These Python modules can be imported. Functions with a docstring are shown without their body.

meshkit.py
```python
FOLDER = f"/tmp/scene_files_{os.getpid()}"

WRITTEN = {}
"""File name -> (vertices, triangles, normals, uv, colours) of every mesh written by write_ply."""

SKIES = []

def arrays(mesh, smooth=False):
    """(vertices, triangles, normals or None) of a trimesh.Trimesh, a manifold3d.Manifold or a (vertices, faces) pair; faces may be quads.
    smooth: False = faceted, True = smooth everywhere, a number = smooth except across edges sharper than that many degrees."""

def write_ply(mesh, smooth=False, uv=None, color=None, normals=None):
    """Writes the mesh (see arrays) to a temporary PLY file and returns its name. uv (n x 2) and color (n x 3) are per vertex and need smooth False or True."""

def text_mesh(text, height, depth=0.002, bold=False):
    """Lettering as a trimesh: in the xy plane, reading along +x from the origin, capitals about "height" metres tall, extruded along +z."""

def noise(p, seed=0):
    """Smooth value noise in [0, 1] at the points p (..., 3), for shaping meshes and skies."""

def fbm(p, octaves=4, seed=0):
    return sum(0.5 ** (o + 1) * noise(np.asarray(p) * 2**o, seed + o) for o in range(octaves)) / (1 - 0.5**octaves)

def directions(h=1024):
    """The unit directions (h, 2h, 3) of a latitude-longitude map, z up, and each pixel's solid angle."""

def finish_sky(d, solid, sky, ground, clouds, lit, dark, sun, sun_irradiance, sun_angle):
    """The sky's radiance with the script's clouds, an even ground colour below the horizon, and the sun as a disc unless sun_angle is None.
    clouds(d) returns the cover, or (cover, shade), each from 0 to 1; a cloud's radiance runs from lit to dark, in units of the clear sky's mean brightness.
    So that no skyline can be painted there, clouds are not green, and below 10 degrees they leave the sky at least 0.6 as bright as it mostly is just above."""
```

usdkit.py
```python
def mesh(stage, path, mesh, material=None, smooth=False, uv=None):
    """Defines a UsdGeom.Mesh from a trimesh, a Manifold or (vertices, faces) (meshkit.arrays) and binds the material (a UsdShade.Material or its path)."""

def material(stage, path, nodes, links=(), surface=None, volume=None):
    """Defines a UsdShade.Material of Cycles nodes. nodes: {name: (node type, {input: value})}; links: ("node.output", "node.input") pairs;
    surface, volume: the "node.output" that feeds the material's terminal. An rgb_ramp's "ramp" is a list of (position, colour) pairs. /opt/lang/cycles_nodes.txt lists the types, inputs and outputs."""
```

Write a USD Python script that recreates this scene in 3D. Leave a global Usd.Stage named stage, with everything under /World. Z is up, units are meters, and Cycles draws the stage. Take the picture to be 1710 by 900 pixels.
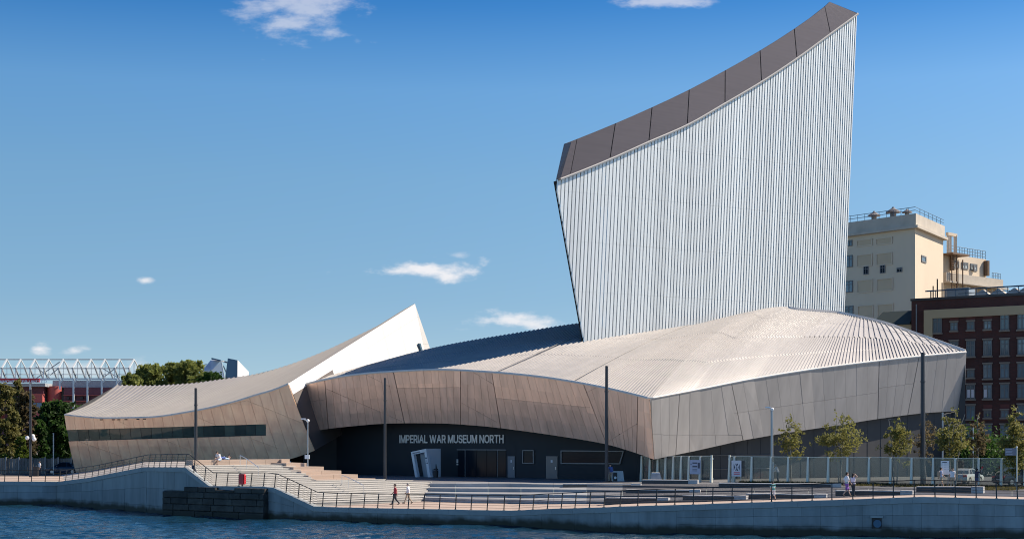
import math, random
import numpy as np, trimesh, manifold3d as m3
from shapely.geometry import Polygon, LineString, box as sbox
from shapely.ops import unary_union, split as shsplit
from scipy.interpolate import PchipInterpolator
import usdkit, meshkit
from pxr import Usd, UsdGeom, UsdLux, UsdShade, Gf, Sdf, Vt

# ------------------------------------------------------------------ camera, sky, sun, exposure
stage = Usd.Stage.CreateInMemory()
UsdGeom.SetStageUpAxis(stage, UsdGeom.Tokens.z)
UsdGeom.SetStageMetersPerUnit(stage, 1.0)
UsdGeom.Xform.Define(stage, '/World')
UsdGeom.Scope.Define(stage, '/World/Looks')

EYE = 6.6            # eye above the water, metres
FPX, CX, HY = 2450.0, 855.0, 735.0   # focal length in photo pixels, centre column, horizon row
EXPOSURE = 0.6
SUN_AZ = np.array([0.98, 0.20]); SUN_AZ /= np.linalg.norm(SUN_AZ)
SUN_EL = math.radians(42)
SUN_INT, SKY_STR = 1.25, 0.11

cam = UsdGeom.Camera.Define(stage, '/World/camera')
cam.AddTranslateOp().Set(Gf.Vec3d(0, 0, EYE))
cam.AddRotateXOp().Set(90.0)
cam.CreateHorizontalApertureAttr(36.0)
cam.CreateVerticalApertureAttr(36.0 * 900 / 1710)
cam.CreateFocalLengthAttr(36.0 * FPX / 1710)
cam.CreateVerticalApertureOffsetAttr(36.0 * (HY - 450) / 1710)
cam.CreateClippingRangeAttr(Gf.Vec2f(0.5, 6000))
cam.CreateExposureAttr(EXPOSURE)

sdir = np.array([SUN_AZ[0] * math.cos(SUN_EL), SUN_AZ[1] * math.cos(SUN_EL), math.sin(SUN_EL)])
sun = UsdLux.DistantLight.Define(stage, '/World/sun')
sun.CreateIntensityAttr(SUN_INT); sun.CreateAngleAttr(0.5); sun.CreateNormalizeAttr(True)
sun.CreateColorAttr(Gf.Vec3f(1.0, 0.88, 0.74))
zx = sdir; xx = np.cross([0, 0, 1.0], zx); xx /= np.linalg.norm(xx); yx = np.cross(zx, xx)
sun.AddTransformOp().Set(Gf.Matrix4d(*[float(v) for r in (xx, yx, zx) for v in (*r, 0)], 0, 0, 0, 1))

# small fair-weather clouds, by their bearing and height in the sky: centre, radii, softness
CLOUDS = [(505, 22, 95, 46, .50), (415, 20, 42, 20, .40), (728, 453, 92, 17, 1.0), (865, 537, 80, 14, .9), (241, 468, 17, 7, .85), (66, 583, 22, 11, .95),
          (126, 586, 28, 9, .9), (1098, 2, 85, 12, .55), (766, 427, 16, 6, .35), (150, 618, 120, 14, .45)]
N = {'tc': ('texture_coordinate', {}), 'sep': ('separate_xyz', {}), 'a': ('math', {'math_type': 'divide'}), 'b': ('math', {'math_type': 'divide'}),
     'q': ('combine_xyz', {'z': 0.0}),
     'sky': ('sky_texture', {'sky_type': 'single_scattering', 'sun_disc': False, 'sun_elevation': SUN_EL, 'sun_rotation': math.atan2(SUN_AZ[0], SUN_AZ[1]),
                             'altitude': 50.0, 'air_density': 1.0, 'aerosol_density': 0.6, 'ozone_density': 2.5}),
     'up': ('vector_math', {'math_type': 'add', 'vector2': (0.0, 0.0, 0.10)}), 'nz': ('vector_math', {'math_type': 'normalize'}),
     'hsv': ('hsv', {'hue': 0.5, 'saturation': 1.30, 'value': 1.0, 'fac': 1.0}),
     # the sky deepens steadily from the horizon to overhead
     'el': ('map_range', {'from_min': 0.0, 'from_max': 1.0, 'to_min': 0.0, 'to_max': 1.0, 'clamp': True}),
     'dp': ('rgb_ramp', {'ramp': [(0, (1.209, 0.950, 0.770)), (0.07, (1.181, 0.930, 0.764)), (0.0955, (1.135, 0.930, 0.775)), (0.175, (1.237, 1.030, 0.853)), (0.232, (1.135, 1.050, 0.946)), (0.262, (0.744, 0.880, 0.905)), (0.285, (0.423, 0.720, 0.853)), (0.32, (0.307, 0.600, 0.790)), (0.5, (0.242, 0.500, 0.686)), (1, (0.205, 0.420, 0.603))]}),
     'ml': ('mix_color', {'blend_type': 'multiply', 'fac': 1.0, 'use_clamp': True}),
     'wm': ('vector_math', {'math_type': 'multiply', 'vector2': (34.0, 75.0, 1.0)}),
     'n': ('noise_texture', {'scale': 1.0, 'detail': 6.0, 'roughness': 0.58}),
     'nb': ('math', {'math_type': 'multiply_add', 'value2': 4.0, 'value3': -1.55}),
     'bg': ('background_shader', {'strength': SKY_STR}), 'mx': ('mix_color', {'b': (5.6, 5.5, 5.6), 'use_clamp': True}),
     'fin': ('math', {'math_type': 'minimum', 'value2': 0.92})}
Lk = [('tc.generated', 'sep.vector'), ('sep.x', 'a.value1'), ('sep.y', 'a.value2'), ('sep.z', 'b.value1'), ('sep.y', 'b.value2'), ('a.value', 'q.x'), ('b.value', 'q.y'),
      ('q.vector', 'wm.vector1'), ('wm.vector', 'n.vector'), ('n.fac', 'nb.value1'), ('tc.generated', 'up.vector1'), ('up.vector', 'nz.vector1'), ('nz.vector', 'sky.vector'), ('sky.color', 'hsv.color'), ('sep.z', 'el.value'), ('el.result', 'dp.fac'), ('hsv.color', 'ml.a'), ('dp.color', 'ml.b'), ('ml.result', 'mx.a')]
prev = None
for i, (cx, cy, rx, ry, amt) in enumerate(CLOUDS):
    N[f's{i}'] = ('vector_math', {'math_type': 'subtract', 'vector2': ((cx - CX) / FPX, (HY - cy) / FPX, 0.0)})
    N[f'm{i}'] = ('vector_math', {'math_type': 'multiply', 'vector2': (FPX / rx, FPX / ry, 0.0)})
    N[f'l{i}'] = ('vector_math', {'math_type': 'length'})
    N[f'd{i}'] = ('math', {'math_type': 'multiply_add', 'value2': -1.0, 'value3': 0.75})
    N[f'e{i}'] = ('math', {'math_type': 'add'})
    N[f'r{i}'] = ('map_range', {'range_type': 'smoothstep', 'from_min': 0.0, 'from_max': 1.3, 'to_min': 0.0, 'to_max': amt * .92, 'clamp': True})
    Lk += [('q.vector', f's{i}.vector1'), (f's{i}.vector', f'm{i}.vector1'), (f'm{i}.vector', f'l{i}.vector1'), (f'l{i}.value', f'd{i}.value1'), (f'd{i}.value', f'e{i}.value1'),
           ('nb.value', f'e{i}.value2'), (f'e{i}.value', f'r{i}.value')]
    if prev:
        N[f'x{i}'] = ('math', {'math_type': 'maximum'}); Lk += [(prev, f'x{i}.value1'), (f'r{i}.result', f'x{i}.value2')]; prev = f'x{i}.value'
    else:
        prev = f'r{i}.result'
Lk += [(prev, 'fin.value1'), ('fin.value', 'mx.fac'), ('mx.result', 'bg.color')]
sky_mat = usdkit.material(stage, '/World/Looks/sky_light', N, Lk, surface='bg.background')
dome = UsdLux.DomeLight.Define(stage, '/World/sky')
UsdShade.MaterialBindingAPI.Apply(dome.GetPrim()).Bind(sky_mat)
dome.GetPrim().SetCustomDataByKey('kind', 'structure'); dome.GetPrim().SetCustomDataByKey('label', 'blue summer sky with a few small white clouds'); dome.GetPrim().SetCustomDataByKey('category', 'sky')

# ------------------------------------------------------------------ helpers
rng = np.random.default_rng(7); random.seed(7)
def W(px, py, d):
    return np.array([(px - CX) / FPX * d, d, EYE + (HY - py) / FPX * d])
def XY(px, d): return np.array([(px - CX) / FPX * d, d])
def Wz(px, d, z): return np.array([(px - CX) / FPX * d, d, z])

BASE, USED = {'/World': np.zeros(3)}, set()
def numbered(parent, name):
    k, p = 0, f'{parent}/{name}'
    while p in USED or p in ('/World/camera', '/World/sky', '/World/sun'):
        k += 1; p = f'{parent}/{name}_{k:03d}'
    USED.add(p); return p
def meta(path, label=None, cat=None, group=None, kind=None):
    pr = stage.GetPrimAtPath(path)
    for k, v in (('label', label), ('category', cat), ('group', group), ('kind', kind)):
        if v: pr.SetCustomDataByKey(k, v)
def thing(name, label, cat, base=(0, 0, 0), group=None, kind=None, rz=0.0, scale=None):
    p = numbered('/World', name); x = UsdGeom.Xform.Define(stage, p)
    x.AddTranslateOp().Set(Gf.Vec3d(*map(float, base)))
    if rz: x.AddRotateZOp().Set(float(rz))
    if scale: x.AddScaleOp().Set(Gf.Vec3f(scale, scale, scale))
    BASE[p] = np.array(base, float); meta(p, label, cat, group, kind); return p
def arr(mesh):
    return meshkit.arrays(mesh)[:2]
def part(parent, name, mesh, mat, label=None, smooth=False, kind=None, local=False):
    """A mesh under parent. Meshes are given in world coordinates unless local."""
    v, f = arr(mesh)
    if not local: v = v - BASE[parent]
    p = numbered(parent, name); usdkit.mesh(stage, p, trimesh.Trimesh(v, f, process=False), M[mat], smooth=smooth)
    BASE[p] = BASE[parent]; meta(p, label, kind=kind); return p
def solo(name, mesh, mat, label, cat, group=None, kind=None, smooth=False):
    v, f = arr(mesh); p = numbered('/World', name); c = np.array([v[:, 0].mean(), v[:, 1].mean(), v[:, 2].min()])
    usdkit.mesh(stage, p, trimesh.Trimesh(v - c, f, process=False), M[mat], smooth=smooth)
    UsdGeom.Xformable(stage.GetPrimAtPath(p)).AddTranslateOp().Set(Gf.Vec3d(*map(float, c)))
    BASE[p] = c; meta(p, label, cat, group, kind); return p
def copy(src, base, rz, label, group=None, scale=None):
    name = src.rsplit('/', 1)[1]
    while name[-4:-3] == '_' and name[-3:].isdigit(): name = name[:-4]
    sp = stage.GetPrimAtPath(src); p = thing(name, label, sp.GetCustomDataByKey('category'), base, group or sp.GetCustomDataByKey('group'), None, rz, scale)
    pr = stage.GetPrimAtPath(p); pr.GetReferences().AddInternalReference(src); pr.SetInstanceable(True); return p

class MB:
    def __init__(s): s.v, s.f, s.n = [], [], 0
    def add(s, v, f):
        v = np.asarray(v, float); f = np.asarray(f, int)
        if f.shape[1] == 4: f = np.vstack([f[:, [0, 1, 2]], f[:, [0, 2, 3]]])
        s.v.append(v); s.f.append(f + s.n); s.n += len(v); return s
    def mesh(s, mesh): return s.add(*arr(mesh))
    def hexa(s, b, t):
        """b, t: four points each, same winding"""
        return s.add(np.vstack([b, t]), [[3, 2, 1, 0], [4, 5, 6, 7], [0, 1, 5, 4], [1, 2, 6, 5], [2, 3, 7, 6], [3, 0, 4, 7]])
    def box(s, c, size, rz=0.0):
        c = np.asarray(c, float); h = np.asarray(size, float) / 2; ca, sa = math.cos(rz), math.sin(rz)
        q = np.array([[-1, -1], [1, -1], [1, 1], [-1, 1]]) * h[:2]; q = q @ np.array([[ca, sa], [-sa, ca]])
        b = np.c_[q + c[:2], np.full(4, c[2] - h[2])]; t = np.c_[q + c[:2], np.full(4, c[2] + h[2])]
        return s.hexa(b, t)
    def bar(s, p, q, w, h=None, up=(0, 0, 1)):
        p, q = np.asarray(p, float), np.asarray(q, float); h = h or w; d = q - p; d /= np.linalg.norm(d) + 1e-12
        a = np.cross(d, up); a = a if np.linalg.norm(a) > 1e-3 else np.cross(d, (1, 0, 0)); a /= np.linalg.norm(a); b = np.cross(a, d)
        c = [(-w / 2, -h / 2), (w / 2, -h / 2), (w / 2, h / 2), (-w / 2, h / 2)]
        return s.hexa(np.array([p + x * a + y * b for x, y in c]), np.array([q + x * a + y * b for x, y in c]))
    def tube(s, pts, r, n=6):
        pts = np.asarray(pts, float); r = np.broadcast_to(r, (len(pts),)); t = np.gradient(pts, axis=0); t /= np.linalg.norm(t, axis=1, keepdims=True) + 1e-12
        ref = np.array([0, 0, 1.0]) if abs(t[:, 2]).mean() < .9 else np.array([1.0, 0, 0])
        a = np.cross(t, ref); a /= np.linalg.norm(a, axis=1, keepdims=True) + 1e-12; b = np.cross(t, a); ang = np.arange(n) * 2 * np.pi / n
        v = pts[:, None] + r[:, None, None] * (np.cos(ang)[None, :, None] * a[:, None] + np.sin(ang)[None, :, None] * b[:, None])
        f = [[i * n + j, i * n + (j + 1) % n, (i + 1) * n + (j + 1) % n, (i + 1) * n + j] for i in range(len(pts) - 1) for j in range(n)]
        v = np.vstack([v.reshape(-1, 3), pts[[0, -1]]]); k = len(pts) * n
        tri = [[k, (j + 1) % n, j] for j in range(n)] + [[k + 1, k - n + j, k - n + (j + 1) % n] for j in range(n)]
        s.add(v, f); s.f.append(np.array(tri) + s.n - len(v)); return s
    def lathe(s, prof, c, n=16):
        prof = np.asarray(prof, float); ang = np.arange(n) * 2 * np.pi / n; c = np.asarray(c, float)
        v = np.stack([prof[:, None, 0] * np.cos(ang), prof[:, None, 0] * np.sin(ang), np.repeat(prof[:, 1:2], n, 1)], -1) + c
        f = [[i * n + j, i * n + (j + 1) % n, (i + 1) * n + (j + 1) % n, (i + 1) * n + j] for i in range(len(prof) - 1) for j in range(n)]
        return s.add(v.reshape(-1, 3), f)
    def grid(s, P):
        P = np.asarray(P, float); a, b = P.shape[:2]; i, j = np.meshgrid(np.arange(a - 1), np.arange(b - 1), indexing='ij')
        return s.add(P.reshape(-1, 3), np.stack([i * b + j, i * b + j + 1, (i + 1) * b + j + 1, (i + 1) * b + j], -1).reshape(-1, 4))
    def prism(s, poly, z0, z1):
        """Shapely polygon in plan, from z0 up to z1 (z1 number or function of x, y)."""
        for g in getattr(poly, 'geoms', [poly]):
            if g.area > 1e-6: s.slab(g, lambda x, y: np.array([x, y, z1(x, y) if callable(z1) else z1]), lambda x, y: np.array([x, y, z0]))
        return s
    def slab(s, poly, front, back):
        """Polygon in any 2-D space, carried to 3-D by front(x, y) and back(x, y)."""
        for g in getattr(poly, 'geoms', [poly]):
            if g.geom_type != 'Polygon' or g.area < 1e-9: continue
            v2, f = trimesh.creation.triangulate_polygon(g, engine='earcut'); f = np.asarray(f)
            fr = np.array([front(x, y) for x, y in v2]); bk = np.array([back(x, y) for x, y in v2]); n = len(v2)
            e = np.vstack([f[:, [0, 1]], f[:, [1, 2]], f[:, [2, 0]]]); have = {tuple(x) for x in e}
            side = [[a, b] for a, b in have if (b, a) not in have]
            F = [f, f[:, ::-1] + n] + [np.array([[b, a, a + n], [b, a + n, b + n]]) for a, b in side]
            F = np.vstack(F); V = np.vstack([fr, bk]); vol = np.einsum('ij,ij->i', V[F[:, 0]] - V[0], np.cross(V[F[:, 1]] - V[0], V[F[:, 2]] - V[0])).sum()
            s.add(V, F if vol > 0 else F[:, ::-1])
        return s
    @property
    def out(s): return (np.vstack(s.v), np.vstack(s.f))

class Face:
    """An upright plane through p0 along the ground direction u; at(px, py, off) is the point where the sight line meets it, off metres in front."""
    def __init__(s, p0, u, toward=(0, -1)):
        s.p0 = np.array(p0[:2], float); s.u = np.array(u, float) / np.linalg.norm(u); s.n = np.array([s.u[1], -s.u[0]])
        if s.n @ np.array(toward) < 0: s.n = -s.n
    def t(s, px):
        k = (px - CX) / FPX; return (k * s.p0[1] - s.p0[0]) / (s.u[0] - k * s.u[1])
    def at(s, px, py, off=0.0):
        t = s.t(px); d = s.p0[1] + t * s.u[1]; p = W(px, py, d); p[:2] += s.n * off; return p
    def sz(s, t, z, off=0.0):
        return np.array([*(s.p0 + t * s.u + s.n * off), z])
    def zof(s, px, py): return s.at(px, py)[2]
    def quad(s, mb, x0, y0, x1, y1, o0, o1):
        """A flat rectangle lying on the plane: pixel corners (top-left, bottom-right), level in the world, between two offsets."""
        t0, t1 = s.t(x0), s.t(x1); xm = (x0 + x1) / 2; z1, z0 = s.zof(xm, y0), s.zof(xm, y1); return s.rect(mb, t0, t1, z0, z1, o0, o1)
    def rect(s, mb, t0, t1, z0, z1, o0, o1):
        q = [(t0, z0), (t1, z0), (t1, z1), (t0, z1)]
        return mb.hexa(np.array([s.sz(t, z, o0) for t, z in q]), np.array([s.sz(t, z, o1) for t, z in q]))

class Wall:
    """A leaning, curving wall: top edge (px, py, distance), bottom edge (px, py), and how far it falls back with depth down the wall."""
    def __init__(s, top, bot, lean, xb=None):
        t = np.array(top, float); b = np.array(bot, float)
        s.yT, s.yB = PchipInterpolator(t[:, 0], t[:, 1], extrapolate=True), PchipInterpolator(b[:, 0], b[:, 1], extrapolate=True)
        s.iT = lambda x, t=t: np.interp(x, t[:, 0], 1 / t[:, 2]); s.lean = lean; s.x0, s.x1 = t[0, 0], t[-1, 0]
    def raw(s, px, py):
        a, b = float(s.yT(px)), float(s.yB(px)); v = (py - a) / max(b - a, 1e-6); d = 1 / float(s.iT(px)) + s.lean(v, px); return W(px, py, d)
    def at(s, px, py, off=0.0):
        p = s.raw(px, py)
        if off:
            n = np.cross(s.raw(px + 3, py) - s.raw(px - 3, py), s.raw(px, py + 3) - s.raw(px, py - 3)); n /= np.linalg.norm(n)
            p = p + off * (n if n[1] < 0 else -n)
        return p
    def poly(s, xs):
        return Polygon([(x, float(s.yT(x))) for x in xs] + [(x, float(s.yB(x))) for x in xs[::-1]])

# ------------------------------------------------------------------ materials
M = {}
def mat(name, color, rough=0.6, metal=0.0, var=0.0, scale=1.0, stretch=(1, 1, 1), color2=None, bump=0.0, bscale=None, rnd=0.0, spec=0.5, isl=0.0, extra=None, coord='pos', detail=4.0):
    n = {'p': ('principled_bsdf', {'roughness': rough, 'metallic': metal, 'specular_ior_level': spec}), 'g': ('geometry', {}), 'tc': ('texture_coordinate', {}),
         'mp': ('mapping', {'scale': tuple(float(scale * k) for k in stretch)}), 'n': ('noise_texture', {'scale': 1.0, 'detail': detail, 'roughness': 0.6})}
    l = [('g.position' if coord == 'pos' else 'tc.object', 'mp.vector'), ('mp.vector', 'n.vector')]
    c2 = color2 if color2 is not None else tuple(c * (1 - var) for c in color); c1 = color if color2 is not None else tuple(min(1, c * (1 + var)) for c in color)
    n['r'] = ('rgb_ramp', {'ramp': [(0.3, c2), (0.7, c1)]}); l += [('n.fac', 'r.fac')]; out = 'r.color'
    if rnd or isl:
        n['oi'] = ('object_info', {}); n['rr'] = ('map_range', {'from_min': 0.0, 'from_max': 1.0, 'to_min': 1 - (rnd or isl), 'to_max': 1 + (rnd or isl)})
        n['hv'] = ('hsv', {'hue': 0.5, 'saturation': 1.0, 'fac': 1.0}); l += [('g.random_per_island' if isl else 'oi.random', 'rr.value'), ('rr.result', 'hv.value'), (out, 'hv.color')]; out = 'hv.color'
    if bump:
        n['nb'] = ('noise_texture', {'scale': float(bscale or 8.0), 'detail': 4.0}); n['bp'] = ('bump', {'strength': 1.0, 'distance': bump})
        l += [('g.position' if coord == 'pos' else 'tc.object', 'nb.vector'), ('nb.fac', 'bp.height'), ('bp.normal', 'p.normal')]
    if extra: out = extra(n, l, out) or out
    l.append((out, 'p.base_color')); M[name] = usdkit.material(stage, f'/World/Looks/{name}', n, l, surface='p.BSDF'); return M[name]

def weather(top, z0, z1, dark, amount=1.0):
    """Tide-line growth: below z0 the surface takes the dark colour, fading out by z1, broken up by noise."""
    def f(n, l, out):
        n['sx'] = ('separate_xyz', {}); n['nw'] = ('noise_texture', {'scale': 0.9, 'detail': 5.0}); n['aw'] = ('math', {'math_type': 'multiply_add', 'value2': (z1 - z0) * 1.3, 'value3': -(z1 - z0) * .65})
        n['zw'] = ('math', {'math_type': 'add'}); n['mw'] = ('map_range', {'from_min': z0, 'from_max': z1, 'to_min': amount, 'to_max': 0.0, 'clamp': True, 'range_type': 'smoothstep'}); n['xw'] = ('mix_color', {'b': dark})
        l.extend([('g.position', 'sx.vector'), ('g.position', 'nw.vector'), ('nw.fac', 'aw.value1'), ('sx.z', 'zw.value1'), ('aw.value', 'zw.value2'), ('zw.value', 'mw.value'), ('mw.result', 'xw.fac'), (out, 'xw.a')])
        return 'xw.result'
    return f

mat('bronze', (0.97, 0.60, 0.39), 0.55, 0.6, 0.16, 1.0, (1.2, 1.2, .12), rnd=0.05)
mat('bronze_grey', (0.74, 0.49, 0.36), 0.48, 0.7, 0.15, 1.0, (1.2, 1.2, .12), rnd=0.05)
mat('bronze_light', (0.90, 0.58, 0.41), 0.48, 0.7, 0.12, 1.0, (1.2, 1.2, .12), rnd=0.06)  # paler copy: brighter reflected light on the upper panels put into the colour
mat('steel_grey', (0.40, 0.375, 0.355), 0.5, 0.45, 0.11, 0.8, (1, 1, .15), rnd=0.035)
mat('roof_metal', (0.465, 0.44, 0.415), 0.5, 0.1, 0.05, 0.5, rnd=0.03)
mat('shard_roof_metal', (0.33, 0.315, 0.30), 0.5, 0.2, 0.05, 0.5, rnd=0.03)
mat('white_metal', (0.78, 0.78, 0.77), 0.5, 0.1, 0.02, 0.5)
mat('trim_metal', (0.60, 0.57, 0.53), 0.6, 0.0, 0.03); mat('facet_shaded', (0.17, 0.15, 0.14), 0.5, 0.4, 0.05)  # facet colour carries the shade beside the hall
mat('joint_dark', (0.03, 0.028, 0.027), 0.8)
mat('slat_metal', (0.76, 0.785, 0.765), 0.4, 0.25, 0.05, 0.5, (1, 1, .1), rnd=0.07)
mat('slat_sky_pane', (0.55, 0.68, 0.78), 0.08, 0.85)
mat('tower_dark', (0.06, 0.058, 0.052), 0.6)
mat('tower_cap', (0.19, 0.163, 0.172), 0.5, 0.5, 0.05, 0.6, (.3, .3, 6.0), rnd=0.03)
mat('navy_wall', (0.009, 0.013, 0.019), 0.7, 0.0, 0.15, 0.5)
mat('recess_grey', (0.05, 0.05, 0.052), 0.6, 0.1, 0.06, 0.5)
mat('letter_grey', (0.60, 0.57, 0.54), 0.45, 0.3)
mat('frame_grey', (0.20, 0.20, 0.205), 0.5, 0.3)
mat('door_grey', (0.16, 0.17, 0.19), 0.5, 0.2, 0.05)
mat('door_brown', (0.19, 0.17, 0.16), 0.5, 0.2, 0.05)
mat('dark_glass', (0.008, 0.012, 0.018), 0.15, spec=0.12)
mat('green_glass', (0.045, 0.062, 0.05), 0.06, 0.0, 0.3, 0.35, rnd=0.45, spec=0.7)
mat('pod_white', (0.62, 0.66, 0.68), 0.5)
mat('pod_inside', (0.30, 0.36, 0.40), 0.6)
mat('black', (0.02, 0.02, 0.022), 0.5)
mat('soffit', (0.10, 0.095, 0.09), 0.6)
conc = (0.22, 0.245, 0.25)
mat('quay_concrete', conc, 0.75, 0, 0.20, 0.7, (1.6, 1.6, .22), bump=.01, bscale=3, rnd=0.15, extra=weather(0, .25, .85, (0.022, 0.024, 0.014)))
mat('coping', (0.27, 0.29, 0.29), 0.75, 0, 0.06, 1.2, bump=.006, bscale=6, rnd=0.05)
mat('old_stone', (0.055, 0.054, 0.047), 0.85, 0, 0.5, 0.9, bump=.05, bscale=2.5, rnd=0.3, color2=(0.014, 0.015, 0.013), extra=weather(0, .2, .7, (0.016, 0.018, 0.012)))
mat('walk_paving', (0.44, 0.34, 0.27), 0.8, 0, 0.06, 0.8, bump=.004, bscale=10)
mat('plaza_paving_shaded', (0.15, 0.15, 0.155), 0.75, 0, 0.07, 0.6, bump=.004, bscale=8)  # darkened in place of the hall's shadow, which misses the platform
mat('ramp_paving', (0.36, 0.33, 0.30), 0.8, 0, 0.08, 0.8)
mat('stair_riser', (0.45, 0.43, 0.39), 0.8, 0, 0.12, 1.2, rnd=0.1)
mat('stair_stone', (0.50, 0.475, 0.43), 0.75, 0, 0.06, 0.9, rnd=0.05, bump=.004, bscale=8)
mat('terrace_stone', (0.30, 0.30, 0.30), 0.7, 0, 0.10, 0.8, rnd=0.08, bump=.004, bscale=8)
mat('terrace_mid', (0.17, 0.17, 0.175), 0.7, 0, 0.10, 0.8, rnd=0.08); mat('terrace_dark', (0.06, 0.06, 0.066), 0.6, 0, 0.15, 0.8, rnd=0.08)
mat('granite_dark', (0.045, 0.045, 0.05), 0.35, 0, 0.2, 4.0)
mat('granite_light', (0.40, 0.39, 0.38), 0.6, 0, 0.1, 3.0)
mat('timber_stone', (0.42, 0.32, 0.25), 0.75, 0, 0.12, 1.0, (.4, .4, 6.0), rnd=0.06)
mat('earth', (0.16, 0.14, 0.11), 0.9, 0, 0.2, 0.1)
mat('asphalt', (0.06, 0.06, 0.062), 0.85, 0, 0.15, 1.0)
mat('rail_dark', (0.055, 0.05, 0.045), 0.45, 0.6)
mat('steel_rail', (0.65, 0.64, 0.62), 0.35, 0.8)
mat('pole_dark', (0.05, 0.052, 0.058), 0.45, 0.4, 0.15, 1.0, (3, 3, .4))
mat('pole_grey', (0.35, 0.38, 0.40), 0.4, 0.6)
mat('white_paint', (0.78, 0.78, 0.77), 0.5)
mat('post_pale', (0.66, 0.65, 0.55), 0.5, 0.1)
mat('red_plastic', (0.55, 0.02, 0.03), 0.35)
mat('cream', (0.62, 0.515, 0.385), 0.8, 0, 0.05, 0.15, (1, 1, .4), bump=.01, bscale=1.2)
mat('cream_dark', (0.55, 0.43, 0.29), 0.8, 0, 0.06, 0.3)
mat('cornice', (0.46, 0.41, 0.34), 0.8, 0, 0.12, 0.5)
mat('slate_vent', (0.22, 0.20, 0.19), 0.7, 0, 0.1)
mat('pipe_rust', (0.17, 0.10, 0.055), 0.7, 0.2, 0.2)
mat('rail_blue', (0.07, 0.11, 0.15), 0.5, 0.3)
mat('window_blue', (0.13, 0.185, 0.21), 0.08, 0.0, 0.3, 0.3, rnd=0.4, spec=0.8)
mat('window_pale', (0.42, 0.47, 0.46), 0.3, 0.0, 0.1, 0.8)
mat('window_frame', (0.15, 0.155, 0.155), 0.6)
mat('stone_band', (0.46, 0.36, 0.22), 0.8, 0, 0.06, 0.3)
mat('stone_dull', (0.24, 0.20, 0.16), 0.8)
mat('panel_red', (0.12, 0.035, 0.03), 0.7)
mat('green_roof', (0.05, 0.07, 0.06), 0.7)
mat('stadium_red', (0.36, 0.075, 0.065), 0.7, 0, 0.08, 0.05)
mat('stadium_maroon', (0.11, 0.035, 0.05), 0.7, 0, 0.1, 0.05)
mat('stadium_blue', (0.14, 0.19, 0.25), 0.6)
mat('stadium_roof', (0.33, 0.36, 0.37), 0.6)
mat('sign_red', (0.42, 0.02, 0.03), 0.6)
mat('truss_white', (0.50, 0.53, 0.54), 0.5)
mat('truss_grey', (0.28, 0.31, 0.33), 0.5)
mat('blue_panel', (0.05, 0.12, 0.19), 0.5)
mat('lilac_panel', (0.5, 0.5, 0.56), 0.6)
mat('wood_fence', (0.12, 0.115, 0.11), 0.8, 0, 0.2, 1.5, rnd=0.25)
mat('poster_white', (0.62, 0.62, 0.66), 0.6)
mat('poster_blue', (0.36, 0.40, 0.52), 0.6)
mat('poster_ink', (0.05, 0.06, 0.10), 0.6)
mat('poster_red', (0.55, 0.10, 0.16), 0.6)
mat('sign_blue', (0.16, 0.26, 0.33), 0.6)
mat('sign_ink', (0.01, 0.04, 0.09), 0.6)
mat('sign_grey', (0.20, 0.19, 0.22), 0.6)
mat('bark', (0.30, 0.27, 0.23), 0.9, 0, 0.35, 5.0)
mat('bark_dark', (0.07, 0.055, 0.045), 0.9, 0, 0.3, 2.0)
mat('rubber', (0.02, 0.02, 0.02), 0.8); mat('alloy', (0.5, 0.5, 0.5), 0.3, 0.8)
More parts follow.
